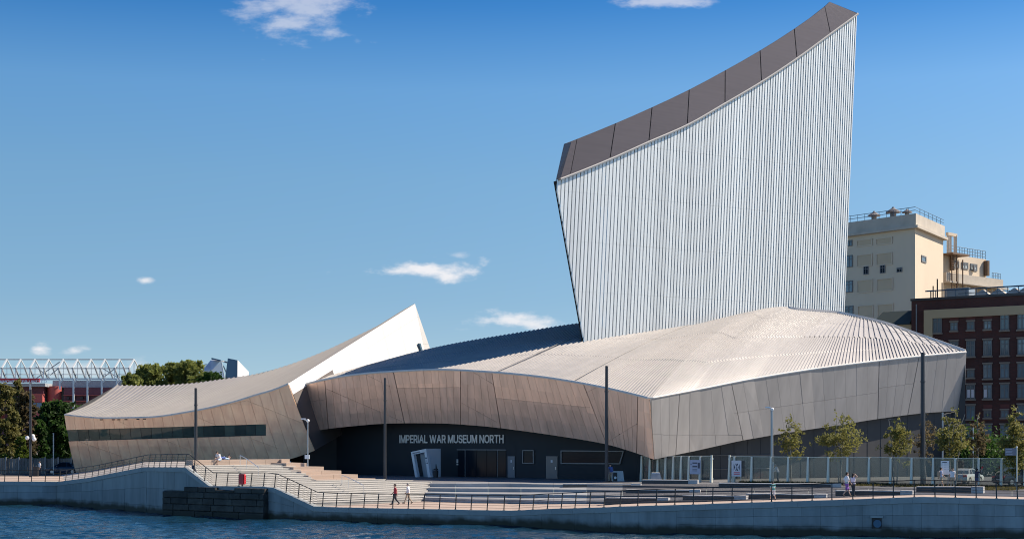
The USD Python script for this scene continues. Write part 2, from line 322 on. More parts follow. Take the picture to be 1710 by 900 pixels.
mat('car_silver', (0.62, 0.63, 0.60), 0.28, 0.3, spec=0.6); mat('car_black', (0.015, 0.017, 0.022), 0.2, 0.1, spec=0.6); mat('car_navy', (0.02, 0.03, 0.055), 0.2, 0.1, spec=0.6)
mat('tail_red', (0.5, 0.015, 0.02), 0.25); mat('lamp_clear', (0.75, 0.75, 0.75), 0.15)
for nm, c in dict(skin=(0.52, 0.33, 0.24), skin_dark=(0.30, 0.17, 0.11), hair_dark=(0.025, 0.018, 0.014), hair_grey=(0.32, 0.30, 0.28), shirt_red=(0.35, 0.03, 0.045), shirt_white=(0.72, 0.72, 0.74), shirt_blue=(0.06, 0.11, 0.32),
                  shirt_teal=(0.10, 0.33, 0.33), shirt_grey=(0.20, 0.19, 0.20), shirt_lilac=(0.58, 0.56, 0.66), trouser_dark=(0.025, 0.028, 0.04), trouser_beige=(0.45, 0.36, 0.26), shorts_purple=(0.26, 0.10, 0.38),
                  shorts_white=(0.62, 0.62, 0.64), shorts_blue=(0.38, 0.50, 0.62), skirt_navy=(0.05, 0.06, 0.13), shoe=(0.04, 0.03, 0.03), bag_tan=(0.42, 0.30, 0.20), dress_dark=(0.04, 0.035, 0.06), stripe=(0.55, 0.60, 0.62)).items():
    mat(nm, c, 0.75, bump=.002, bscale=60, coord='obj', var=.06)

# leaves: light comes through them
def leafmat(name, c1, c2):
    n = {'g': ('geometry', {}), 'n': ('noise_texture', {'scale': 0.35, 'detail': 3.0}), 'r': ('rgb_ramp', {'ramp': [(0.35, c2), (0.65, c1)]}), 'rr': ('map_range', {'to_min': 0.55, 'to_max': 1.45}),
         'hv': ('hsv', {'hue': 0.5, 'saturation': 1.0, 'fac': 1.0}), 'p': ('principled_bsdf', {'roughness': 0.6, 'specular_ior_level': 0.3}), 't': ('translucent_bsdf', {}), 'mx': ('mix_closure', {'fac': 0.5})}
    l = [('g.position', 'n.vector'), ('n.fac', 'r.fac'), ('r.color', 'hv.color'), ('g.random_per_island', 'rr.value'), ('rr.result', 'hv.value'), ('hv.color', 'p.base_color'), ('hv.color', 't.color'), ('p.BSDF', 'mx.closure1'), ('t.BSDF', 'mx.closure2')]
    M[name] = usdkit.material(stage, f'/World/Looks/{name}', n, l, surface='mx.closure')
leafmat('leaf_olive', (0.42, 0.38, 0.12), (0.25, 0.25, 0.075)); leafmat('leaf_brown', (0.34, 0.265, 0.13), (0.2, 0.16, 0.08)); leafmat('leaf_dark', (0.12, 0.25, 0.045), (0.055, 0.12, 0.026))
leafmat('leaf_fresh', (0.22, 0.31, 0.04), (0.13, 0.2, 0.03)); leafmat('leaf_willow', (0.5, 0.55, 0.15), (0.32, 0.38, 0.1)); leafmat('leaf_birch', (0.47, 0.46, 0.14), (0.36, 0.34, 0.1)); leafmat('grass', (0.24, 0.21, 0.08), (0.14, 0.14, 0.045))

# water
n = {'g': ('geometry', {}), 'm1': ('mapping', {'scale': (0.55, 1.0, 1.0)}), 'n1': ('noise_texture', {'scale': 2.6, 'detail': 4.0, 'roughness': 0.6, 'distortion': 0.4}), 'n2': ('noise_texture', {'scale': 0.12, 'detail': 2.0}),
     'ml': ('math', {'math_type': 'multiply_add', 'value2': 1.4}), 'b': ('bump', {'strength': 1.0, 'distance': 0.10}), 'p': ('principled_bsdf', {'base_color': (0.006, 0.03, 0.05), 'roughness': 0.06, 'ior': 1.33, 'specular_ior_level': 0.5})}
M['water'] = usdkit.material(stage, '/World/Looks/water', n, [('g.position', 'm1.vector'), ('m1.vector', 'n1.vector'), ('m1.vector', 'n2.vector'), ('n2.fac', 'ml.value1'), ('n1.fac', 'ml.value3'), ('ml.value', 'b.height'), ('b.normal', 'p.normal')], surface='p.BSDF')
# brick with mortar courses, too small to pick apart from here
n = {'tc': ('geometry', {}), 's': ('separate_xyz', {}), 'ad': ('math', {'math_type': 'multiply_add', 'value2': 1.3}), 'c': ('combine_xyz', {}), 'b': ('brick_texture', {'scale': 1.0, 'brick_width': 0.24, 'row_height': 0.085, 'mortar_size': 0.01, 'color1': (0.095, 0.026, 0.022), 'color2': (0.060, 0.018, 0.016), 'mortar': (0.05, 0.038, 0.034), 'bias': 0.1}),
     'n': ('noise_texture', {'scale': 0.25, 'detail': 4.0}), 'rr': ('map_range', {'from_min': 0.3, 'from_max': 0.7, 'to_min': 0.8, 'to_max': 1.25}), 'hv': ('hsv', {'hue': 0.5, 'saturation': 1.0, 'fac': 1.0}), 'p': ('principled_bsdf', {'roughness': 0.85})}
M['brick'] = usdkit.material(stage, '/World/Looks/brick', n, [('tc.position', 's.vector'), ('s.x', 'ad.value1'), ('s.y', 'ad.value3'), ('ad.value', 'c.x'), ('s.z', 'c.y'), ('c.vector', 'b.vector'), ('tc.position', 'n.vector'), ('n.fac', 'rr.value'), ('b.color', 'hv.color'), ('rr.result', 'hv.value'), ('hv.color', 'p.base_color')], surface='p.BSDF')
# fence glass: see-through with a faint grey print
n = {'t': ('transparent_bsdf', {'color': (0.78, 0.80, 0.77)}), 'd': ('diffuse_bsdf', {'color': (0.36, 0.35, 0.32)}), 'gl': ('glossy_bsdf', {'roughness': 0.08}), 'fr': ('fresnel', {'IOR': 1.45}), 'm1': ('mix_closure', {'fac': 0.06}), 'm2': ('mix_closure', {})}
M['fence_glass'] = usdkit.material(stage, '/World/Looks/fence_glass', n, [('t.BSDF', 'm1.closure1'), ('d.BSDF', 'm1.closure2'), ('m1.closure', 'm2.closure1'), ('gl.BSDF', 'm2.closure2'), ('fr.fac', 'm2.fac')], surface='m2.closure')


# ------------------------------------------------------------------ water, ground, quay
QUAY = np.array([(-420, 804, 843, 150), (0, 803.5, 843, 150), (95, 804, 843, 150), (150, 797, 847.5, 145), (240, 779.5, 855, 136), (290, 779.5, 860, 130), (310, 780, 861.5, 128.5), (350, 811, 863, 127.2), (437, 811.5, 866, 124), (458, 814, 867, 123),
                 (525, 845, 869.5, 120.6), (560, 846.3, 870.5, 119.6), (630, 848, 873, 117.4), (730, 849.7, 876, 115.4), (788, 851, 877.5, 114.2), (853, 852, 879, 112.9), (910, 849.3, 881, 110.8), (1000, 846.7, 885, 107.2), (1040, 845, 887, 106), (1161, 841.7, 890, 104),
                 (1219, 839.5, 891, 103.3), (1400, 834, 894, 101.6), (1540, 829, 896, 100.3), (1710, 833, 897, 99.8), (1900, 835, 899, 99)])
qd = lambda x: 1 / np.interp(x, QUAY[:, 0], 1 / QUAY[:, 3])
qy = lambda x: float(np.interp(x, QUAY[:, 0], QUAY[:, 1]))
qz = lambda x: EYE + (HY - qy(x)) / FPX * float(qd(x))
def qpt(x, inset=0.0):
    """Plan point on the quay edge at photo column x, moved inland by inset metres."""
    a, b = XY(x - 2, float(qd(x - 2))), XY(x + 2, float(qd(x + 2))); t = (b - a) / np.linalg.norm(b - a); return XY(x, float(qd(x))) + inset * np.array([-t[1], t[0]])
qx = QUAY[:, 0]
water = MB(); gy = np.concatenate([[-600, -300, -100, 0, 50, 80], np.arange(92, 152, .22), [155, 165, 176]]); gx = np.concatenate([[-900, -400, -150, -90], np.arange(-62, 62, .4), [90, 150, 400, 900]])
X_, Y_ = np.meshgrid(gx, gy, indexing='ij'); rip = lambda fx, fy, sd, o: meshkit.fbm(np.stack([X_ * fx, Y_ * fy, 0 * X_], -1), o, sd) - .5
near_ = np.clip((Y_ - 88) / 6, 0, 1) * np.clip((66 - abs(X_)) / 6, 0, 1)
Z_ = near_ * (.26 * rip(.42, .55, 3, 3) + .22 * rip(1.2, 1.5, 9, 2) + .30 * rip(.10, .16, 5, 2))
water.grid(np.stack([X_, Y_, Z_], -1))
solo('water', water.out, 'water', 'dark blue rippled canal water below the quay', 'water', kind='structure', smooth=True)

# platform edge in front of the museum, and the inner edge of the quayside walk
EDGE = np.array([(627, 141.5), (721, 143.5), (853, 144.5), (1000, 141.5), (1085, 140), (1218, 137), (1400, 131), (1600, 124), (1710, 121), (1900, 117)], float)
INNER = np.array([(540, 121.5), (600, 124.8), (707, 131), (788, 128), (853, 126), (910, 121), (1000, 114), (1040, 111), (1161, 108.5), (1219, 107.6), (1400, 105.7), (1540, 104.6), (1710, 104.2), (1900, 103.6)], float)
ed = lambda x: float(np.interp(x, EDGE[:, 0], EDGE[:, 1])); ind = lambda x: float(np.interp(x, INNER[:, 0], INNER[:, 1]))
G = 2.4; PZ = 2.5
gp = [tuple(qpt(x, .3)) for x in (-420, 0, 95)] + [tuple(XY(200, 147)), tuple(XY(330, 137)), tuple(XY(480, 139)), tuple(XY(600, 141.8))] + [tuple(XY(x, ed(x) + .25)) for x in EDGE[:, 0]] + [(400, 112), (3000, 60), (3000, 3600), (-3000, 3600), (-3000, 150), (-400, 150.3)]
ground = MB(); v2, f2 = trimesh.creation.triangulate_polygon(Polygon(gp), engine='earcut'); ground.add(np.c_[v2, np.full(len(v2), G)], f2)
solo('ground', ground.out, 'earth', 'bare level ground running back behind the quay to the horizon', 'ground', kind='structure')
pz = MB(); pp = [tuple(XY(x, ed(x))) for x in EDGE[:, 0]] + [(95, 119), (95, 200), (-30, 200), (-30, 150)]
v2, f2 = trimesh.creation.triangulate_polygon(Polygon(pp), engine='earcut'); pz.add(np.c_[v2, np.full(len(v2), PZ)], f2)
solo('plaza', pz.out, 'plaza_paving_shaded', 'paved platform in front of the museum entrance, grey darkened in place of the hall shadow', 'pavement', kind='structure')
lp = MB(); q = [qpt(x, .45) for x in (-420, 0, 95)] + [XY(130, 147.5), XY(130, 172), XY(-420, 172)]
v2, f2 = trimesh.creation.triangulate_polygon(Polygon([tuple(p) for p in q]), engine='earcut'); lp.add(np.c_[v2, np.full(len(v2), G + .006)], f2)
solo('walkway', lp.out, 'walk_paving', 'sandy paved quayside walk at the far left', 'walkway', kind='structure')
car_park = MB(); car_park.add(np.array([(-120, 176, G + .005), (-56, 176, G + .005), (-56, 230, G + .005), (-120, 230, G + .005)]), [[0, 1, 2, 3]])
solo('road', car_park.out, 'asphalt', 'asphalt service road behind the left fence', 'road', kind='structure')
road2 = MB(); road2.add(np.array([(33, 131, PZ + .006), (95, 122, PZ + .006), (95, 150, PZ + .006), (33, 151, PZ + .006)]), [[0, 1, 2, 3]])
solo('road', road2.out, 'asphalt', 'asphalt car park behind the glass fence at the right', 'road', kind='structure')

# left terrace: rises along the ramp, with a landing above the stairs
L2 = np.array([.72, .69]); L2 /= np.linalg.norm(L2); N2 = np.array([L2[1], -L2[0]]); P0 = XY(707, 131)
def along(px, m):
    """Plan point at photo column px on the stair line m metres up from the foot line."""
    o = P0 - N2 * m; k = (px - CX) / FPX; t = (k * o[1] - o[0]) / (L2[0] - k * L2[1]); return o + t * L2
ZTOP, ZBOT, RUN = 4.2, 1.25, 21.6
hill = MB(); cols = [95, 120, 150, 180, 210, 240, 270, 290, 310, 325]; rows = []
for x in cols:
    a = qpt(x, .45); z = qz(x) - .05; rows.append([(*a, z), (*(a * .7 + XY(x, 176) * .3), z), (*XY(x, 180), z)])
solo('pavement', hill.grid(rows).out, 'ramp_paving', 'grey paved ramp climbing along the quay to the low museum wing', 'pavement', kind='structure'); hill = MB()
rows = [[(*p, ZTOP) for p in (along(x, RUN), (along(x, RUN) + XY(x, 178)) / 2, XY(x, 178))] for x in np.linspace(325, 486, 10)]; hill.grid(rows)
e0, e1 = along(486, RUN), XY(486, 178); hill.add([(*e0, ZTOP), (*e1, ZTOP), (*e1, 1.0), (*e0, 1.0)], [[0, 1, 2, 3]])
a, b = qpt(325, .45), along(325, RUN); hill.add([(*a, qz(325) - .05), (*b, ZTOP), (*b, 1.0), (*a, 1.0)], [[0, 1, 2, 3]])
solo('pavement', hill.out, 'stair_stone', 'pale paved landing above the stairs beside the low wing of the museum', 'pavement', kind='structure')

# broad stair facing right, one slab per tread
stair = thing('stone_stairs', 'broad pale sunlit stone stairs descending right from the bench to the quay', 'stairs', (*along(560, 6), 0.6))
NST = 20
wing = Polygon([tuple(qpt(x, .5)) for x in (325, 350, 437, 458, 525, 545)] + [tuple(P0), tuple(XY(721, 143.5)), tuple(XY(627, 141.5)), tuple(XY(528, 136.5)), tuple(along(486, RUN)), tuple(along(325, RUN))])
rise = (ZTOP - ZBOT) / NST
for k in range(NST):
    m0, m1 = RUN * k / NST, RUN * (k + 1) / NST + .001
    band = Polygon([tuple(P0 - N2 * m + L2 * t) for m, t in ((m0, -40), (m0, 30), (m1, 30), (m1, -40))]); g = wing.intersection(band)
    zk = ZBOT + rise * (k + 1)
    if k == NST - 1: zk -= .004
    mb = MB(); mb.prism(g, zk - .045, zk)
    if not mb.n: continue
    st_ = part(stair, 'step', mb.out, 'stair_stone')
    back = Polygon([tuple(P0 - N2 * m + L2 * t) for m, t in ((m0 + .035, -40), (m0 + .035, 30), (m1, 30), (m1, -40))]); part(st_, 'riser', MB().prism(wing.intersection(back), 0.4, zk - .046).out, 'stair_riser')
# stepped blocks beside the stair
blocks = thing('seating_blocks', 'six stepped sand coloured stone seating blocks down the right side of the stairs', 'seating', (*XY(540, 141), 2.5))
BL = [(470, 484, 4.72, 147.2), (478, 512, 4.36, 145.0), (490, 541, 4.0, 142.9), (503, 570, 3.64, 140.8), (515, 598, 3.30, 138.7), (528, 627, 2.94, 136.6)]
for i, (xa, xb, zt, d) in enumerate(BL):
    a = XY(xa, d); k = (xb - CX) / FPX; t = (k * a[1] - a[0]) / (L2[0] - k * L2[1]); b = a + t * L2; w = -N2 * (2.9 if i else 2.0)
    nj = max(1, int(round(t / 2.6)))
    for j in range(nj):
        p, q = a + (b - a) * (j / nj + .003), a + (b - a) * ((j + 1) / nj - .003)
        part(blocks, 'block', MB().prism(Polygon([tuple(p), tuple(q), tuple(q + w), tuple(p + w)]), 1.2, zt).out, 'timber_stone')
bench = thing('stone_bench', 'long low brown stone bench along the top of the stairs', 'bench', (*XY(400, 146), ZTOP))
a, b = XY(322, 141.6), XY(472, 147.6); u = (b - a) / np.linalg.norm(b - a); w = np.array([-u[1], u[0]]) * 1.6; L = np.linalg.norm(b - a)
for j in range(5):
    p, q = a + u * (L * j / 5 + .012), a + u * (L * (j + 1) / 5 - .012)
    part(bench, 'block', MB().prism(Polygon([tuple(p), tuple(q), tuple(q + w), tuple(p + w)]), ZTOP, ZTOP + .5).out, 'timber_stone')

# quayside walk (follows the coping) and terraces up to the platform
walk = MB(); rows = []
for x in np.concatenate([[540, 560, 590, 630, 680], np.arange(707, 1901, 24)]):
    a, b, z = qpt(x, .5), XY(x, ind(x) + .12), qz(x) - .03; rows.append([(*a, z), (*((a + b) / 2), z), (*b, z)])
walk.grid(rows); solo('walkway', walk.out, 'walk_paving', 'warm sunlit paved quayside walk dipping in the middle behind the railing', 'walkway', kind='structure')
terr = thing('stone_terraces', 'shaded broad grey stone terraces stepping up from the quayside walk to the entrance platform', 'terraces', (*XY(900, 130), 1.2))
NT = 4; segs = [(707, 760), (760, 815), (815, 870), (870, 925), (925, 980), (980, 1040), (1040, 1110), (1110, 1180), (1180, 1260), (1260, 1350), (1350, 1450), (1450, 1560), (1560, 1690), (1690, 1890)]
def tpt(x, k):
    xe = x if x > 721 else 721 - (721 - x)
    a, b = XY(x, ind(x)), XY(x if x > 740 else 721 + (x - 707) * 19 / 33, ed(max(x, 721))); return a + (b - a) * k / NT
def tz(x, k): return qz(x) - .03 + (PZ - .004 - qz(x) + .03) * k / NT
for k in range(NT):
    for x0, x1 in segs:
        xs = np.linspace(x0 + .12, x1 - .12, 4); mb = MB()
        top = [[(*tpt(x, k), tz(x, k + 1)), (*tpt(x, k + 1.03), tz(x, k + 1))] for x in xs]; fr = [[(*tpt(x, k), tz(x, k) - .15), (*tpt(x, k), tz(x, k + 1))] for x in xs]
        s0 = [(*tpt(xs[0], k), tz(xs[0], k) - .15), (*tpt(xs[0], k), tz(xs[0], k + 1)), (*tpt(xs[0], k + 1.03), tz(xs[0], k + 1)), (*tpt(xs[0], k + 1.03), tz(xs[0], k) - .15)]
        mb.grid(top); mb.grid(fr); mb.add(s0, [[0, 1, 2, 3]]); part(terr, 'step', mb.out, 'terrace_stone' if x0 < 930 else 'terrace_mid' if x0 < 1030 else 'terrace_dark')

# dark granite benches on the terraces: photo columns, top row, bottom row, ground height used for the distance
BEN = [(1072, 1165, 800.7, 807, 'long dark granite bench nearest the museum prow'), (940, 1070, 806, 811.5, 'dark granite bench left of the trapezoid plinth on the upper terrace'), (1045, 1169, 817, 822, 'dark granite bench on the middle terrace below the prow'),
       (1010, 1116, 830, 836, 'dark granite bench lowest and furthest left beside the walk'), (1140, 1246, 826, 833, 'dark granite bench beside the walk left of the child'), (1246, 1380, 823.5, 830.5, 'dark granite bench behind the walking child'),
       (1200, 1405, 806, 812.5, 'longest dark granite bench in front of the glass fence'), (1395, 1524, 818, 825.5, 'dark granite bench left of the tall dark mast'), (1530, 1642, 811.5, 821.5, 'dark granite bench under the white notice board')]
for x0, x1, yt, yb, lab in BEN:
    xm = (x0 + x1) / 2; d = ind(xm) + 2
    for _ in range(60):
        k = np.clip((d - ind(xm)) / (ed(xm) - ind(xm)), 0, 1) * NT; z = tz(xm, min(NT, math.floor(k) + 1)); d = .5 * d + .5 * np.clip((EYE - z) * FPX / (yb - HY), ind(xm) + .5, ed(xm) + 6)
    h = (yb - yt) / FPX * d; a, b = XY(x0, d), XY(x1, d - (1.2 if x1 < 1200 else 2.0)); u = (b - a) / np.linalg.norm(b - a); w = np.array([-u[1], u[0]]) * 1.0; L = np.linalg.norm(b - a)
    t = thing('granite_bench', lab, 'bench', (*((a + b) / 2), z), 'dark granite benches on the terraces'); e = b - u * .9
    part(t, 'plinth', MB().prism(Polygon([tuple(a), tuple(e), tuple(e + w), tuple(a + w)]), z - .3, z + h - .07).out, 'granite_dark')
    part(t, 'seat_slab', MB().prism(Polygon([tuple(a - w * .04), tuple(e - w * .04), tuple(e + w * 1.04), tuple(a + w * 1.04)]), z + h - .066, z + h).out, 'granite_light')  # slab paler than the plinth: sun on the top put into the colour
    part(t, 'end_block', MB().prism(Polygon([tuple(e + u * .01 - w * .06), tuple(b - w * .06), tuple(b + w), tuple(e + u * .01 + w)]), z - .3, z + h + .02).out, 'granite_light')  # pale end: its sunlit side put into the colour

# quay wall: concrete panels, a course of coping stones, and a rough stretch of old dock wall
qw = thing('quay_wall', 'long grey concrete quay wall with coping above a dark tide line', 'quay wall', (*qpt(800), -1.0), kind='thing')
core = MB(); xs = np.unique(np.concatenate([qx, np.arange(-400, 1900, 25)]))
core.grid([[(*qpt(x, .12), -1.5), (*qpt(x, .12), qz(x) - .3)] for x in xs]); core.grid([[(*qpt(x, .12), qz(x) - .3), (*qpt(x, .6), qz(x) - .3), (*qpt(x, .6), qz(x) - 1.6)] for x in xs])
corep = part(qw, 'wall_core', core.out, 'joint_dark')
def wpanel(x0, x1, f0, f1, out0, out1, gap=.012, ztop=None):
    """Slab on the quay face between photo columns, z from f0(x) to f1(x)."""
    xx = np.unique(np.concatenate([[x0, x1], qx[(qx > x0) & (qx < x1)]])); mb = MB()
    A = [[(*qpt(x, .12), f0(x) + gap), (*qpt(x, -out0), f0(x) + gap), (*qpt(x, -out1), f1(x) - gap), (*qpt(x, .5 if ztop else .12), f1(x) - gap)] for x in xx]
    for q in (A[0], A[-1]):
        pass
    P = np.array(A); mb.grid(P); mb.add(P[0], [[0, 1, 2, 3]]); mb.add(P[-1], [[3, 2, 1, 0]]); return mb.out
joints = [-420, -340, -260, -180, -100, -30, 30, 95, 136, 172, 208, 245, 291, 310, 350, 400, 448, 490, 546, 587, 630, 690, 760, 853, 905, 960, 1020, 1067, 1130, 1195, 1258, 1299, 1370, 1440, 1490, 1539, 1600, 1660, 1720, 1800, 1899]
cz = lambda x: qz(x) - .42
for i in range(len(joints) - 1):
    x0, x1 = joints[i] + .15, joints[i + 1] - .15
    if 291 <= joints[i] < 448: continue
    zs = [lambda x: -1.2, lambda x: .62, lambda x: .62 + (cz(x) - .62) * .52, cz] if qz((x0 + x1) / 2) > 2 else [lambda x: -1.2, cz]
    for k in range(len(zs) - 1):
        if k == 2 and x1 - x0 > 45:
            xm = x0 + (x1 - x0) * (.35 + .3 * rng.random()); sp = [(x0, xm - .1), (xm + .1, x1)]
        else: sp = [(x0, x1)]
        for a, b in sp: part(corep, 'concrete_panel', wpanel(a, b, zs[k], zs[k + 1], .0 + .02 * rng.random(), .0 + .02 * rng.random(), .008), 'quay_concrete')
x = -420.0
while x < 1895:
    st = 2.0 / float(qd(x)) * FPX * 0.8 * (1 if x > 525 or x < 95 else .75); x1 = x + st
    for bx in (95, 310, 350, 437, 525):
        if x < bx < x1 - 1: x1 = bx
    part(qw, 'coping_stone', wpanel(x + .1, min(x1, 1899) - .1, lambda t: qz(t) - .42, qz, .06, .06, .006, ztop=True), 'coping'); x = x1
# outfall opening with a blue flap
xo0, xo1, zo0, zo1 = 1456, 1472, .55, 1.28
ob = MB()
for a, b, z0, z1 in ((1453.5, 1474.5, zo1, zo1 + .14),): ob.mesh(wpanel(a, b, lambda t: z0, lambda t: z1, .12, .12, 0))
part(qw, 'outfall_lintel', ob.out, 'coping')
part(qw, 'outfall_recess', wpanel(1456, 1472.5, lambda t: .55, lambda t: zo1, .05, .05, 0), 'black')
c = np.array([*qpt(1465, -.09), .88]); u = qpt(1470) - qpt(1460); rz = math.atan2(u[1], u[0])
flap = trimesh.creation.cylinder(radius=.27, height=.06, sections=24); flap.apply_transform(trimesh.transformations.rotation_matrix(math.pi / 2, (1, 0, 0))); flap.apply_transform(trimesh.transformations.rotation_matrix(rz, (0, 0, 1))); flap.apply_translation(c)
part(qw, 'outfall_flap', flap, 'blue_panel')

old = thing('old_dock_wall', 'stretch of black weathered stone dock wall jutting out of the concrete quay', 'stone wall', (*qpt(370), -1.0), kind='thing')
a, b = qpt(289, -1.0), qpt(449, -.55); u = (b - a) / np.linalg.norm(b - a); nn = np.array([u[1], -u[0]]); L = np.linalg.norm(b - a)
body = MB(); body.prism(Polygon([tuple(a + nn * -.14 + u * .1), tuple(b + nn * -.14 - u * .1), tuple(qpt(449, .3)), tuple(qpt(289, .3))]), -1.4, 2.2); oc = part(old, 'wall_body', body.out, 'old_stone')
zr = [-1.3, -.1, .5, 1.05, 1.6, 2.12, 2.56]
for r in range(6):
    t = 0.0
    while t < L - .3:
        w = min(.9 + 2.4 * rng.random(), L - t)
        if L - t - w < .35: w = L - t
        lo = 0.55 if (r == 5 and rng.random() < .35) else 1.0
        if r == 5 and t < .06 * L: t += w; continue
        p0, p1 = a + u * (t + .01), a + u * (t + w - .01); o = .035 * rng.random() - (.10 if r == 5 else 0); z0, z1 = zr[r] + .006, zr[r] + (zr[r + 1] - zr[r]) * lo - .006; ch = .04
        F = np.array([[*(p0 + nn * o + u * ch), z0 + ch], [*(p1 + nn * o - u * ch), z0 + ch], [*(p1 + nn * o - u * ch), z1 - ch], [*(p0 + nn * o + u * ch), z1 - ch]]); F[:, :2] += nn * (rng.random((4, 1)) * .05)
        Bk = np.array([[*(p0 - nn * .5), z0], [*(p1 - nn * .5), z0], [*(p1 - nn * .5), z1], [*(p0 - nn * .5), z1]])
        Md = np.array([[*(p0 + nn * (o - ch)), z0], [*(p1 + nn * (o - ch)), z0], [*(p1 + nn * (o - ch)), z1], [*(p0 + nn * (o - ch)), z1]])
        mb = MB(); mb.hexa(Md, F); mb.hexa(Bk, Md); part(oc, 'stone', mb.out, 'old_stone'); t += w
# coping over the old wall so that the walk has an edge there
for i in range(4):
    x0, x1 = 310 + 0, 350
fill = MB(); fill.mesh(wpanel(289, 312, lambda t: 1.5, cz, .0, .0, .004)); fill.mesh(wpanel(312.2, 350, lambda t: 1.5, cz, .0, .0, .004)); part(qw, 'concrete_panel', fill.out, 'quay_concrete')

# railing: raked posts, a top rail and thin wires
rail = thing('quay_railing', 'dark metal railing with thin wires along the whole quay edge', 'railing', (*qpt(800, .3), 1.2))
path = [np.array([*qpt(x, .28), qz(x)]) for x in np.concatenate([np.arange(-420, 95, 40), np.arange(95, 1899, 8)])]
def inward(x): a, b = qpt(x, 0), qpt(x, 1); return b - a
cum = 0.0; nxt = 0.0; wires = [[] for _ in range(5)]; top = []; xs = np.arange(-400, 1895, 1.0); prevp = None; npost = 0
for x in xs:
    p = np.array([*qpt(x, .28), qz(x)]); iv = inward(x)
    if prevp is not None: cum += np.linalg.norm(p - prevp)
    prevp = p; tp = lambda h: p + np.array([*(iv * .15 * h), h])
    if cum >= nxt:
        mb = MB(); mb.bar(tp(-.02), tp(1.13), .075, .04, up=(iv[0], iv[1], 0)); mb.box(tp(.01), (.16, .16, .02), math.atan2(iv[1], iv[0])); part(rail, 'post', mb.out, 'rail_dark'); nxt += 1.38
    if int(x) % 6 == 0 or any(abs(x - b) < .6 for b in (95, 310, 350, 437, 458, 525)):
        top.append(tp(1.14))
        for i in range(5): wires[i].append(tp(.17 + .175 * i))
part(rail, 'handrail', MB().tube(top, .034, 6).out, 'rail_dark')
for wv in wires: part(rail, 'rail_wire', MB().tube(wv, .011, 4).out, 'rail_dark')

# red lifebuoy housing on the railing
lb = thing('lifebuoy_housing', 'bright red lifebuoy housing fixed to the railing above the old stone wall', 'lifebuoy box', (*qpt(399, .32), qz(399)))
c = np.array([*qpt(399, .42), qz(399) + .58]); u = qpt(402) - qpt(396); rz = math.atan2(u[1], u[0])
sh = sbox(-.33, -.46, .33, .46).buffer(-.14).buffer(.14, 8); ca, sa = math.cos(rz), math.sin(rz)
f3 = lambda o: (lambda x, y: c + np.array([ca * x + sa * o, sa * x - ca * o, y]))
part(lb, 'case', MB().slab(sh, f3(.12), f3(-.10)).out, 'red_plastic'); part(lb, 'cover', MB().slab(sh.buffer(-.07), f3(.17), f3(.122)).out, 'red_plastic'); part(lb, 'bracket', MB().box(c + (0, 0, -.52), (.1, .1, .12), rz).out, 'rail_dark')
# two pale stair handrails
for lab, pts in (('pale steel handrail at the head of the stairs', [(401, RUN - .2), (412, RUN - 3), (432, 13.0)]), ('thin steel handrail beside the seating blocks lower on the stairs', [(571, 8.6), (582, 6.6), (607, 2.6)])):
    P = []
    for px, m in pts:
        q = along(px, m); P.append(np.array([*q, ZBOT + rise * (math.floor(m / RUN * NST) + 1)]))
    t = thing('handrail', lab, 'handrail', P[1]); up = np.array([0, 0, .95])
    part(t, 'rail', MB().tube([P[0] + up * .4, P[0] + up, P[1] + up, P[2] + up], .03, 6).out, 'steel_rail')
    for p in P: part(t, 'post', MB().tube([p, p + up], .026, 6).out, 'steel_rail')

# ------------------------------------------------------------------ the museum: tower, main hall and low wing are one building
mus = thing('museum', 'metal clad museum of curved shards with a tall slatted tower', 'museum', (8.0, 165.0, PZ))
LT = [(502, 643.5, 172), (545, 633.5, 169.5), (575, 628, 168), (640, 621.5, 166.5), (735, 617.5, 162.5), (820, 621.5, 157.6), (900, 629, 153), (990, 643.5, 148), (1085, 665.5, 143)]
LB = [(502, 725), (527, 719), (549, 715.5), (600, 710), (640, 707), (690, 706), (735, 706.5), (800, 710.5), (850, 716), (930, 727), (1012, 741), (1060, 755), (1092, 766.5)]
RT = [(1085, 665.5, 143), (1160, 651.5, 147.6), (1260, 632, 152.8), (1360, 616, 157.5), (1467, 602.5, 162), (1540, 594.5, 165), (1613, 588, 168)]
RB = [(1085, 768), (1092, 766.5), (1160, 752.5), (1240, 735), (1320, 721.5), (1400, 709.5), (1467, 699), (1550, 689), (1616, 685.5)]
lw = Wall(LT, LB, lambda v, x: (1.3 * v + .9 * v * v) * np.interp(x, [960, 1088], [1, .565])); rw = Wall(RT, RB, lambda v, x: 1.3 * v)

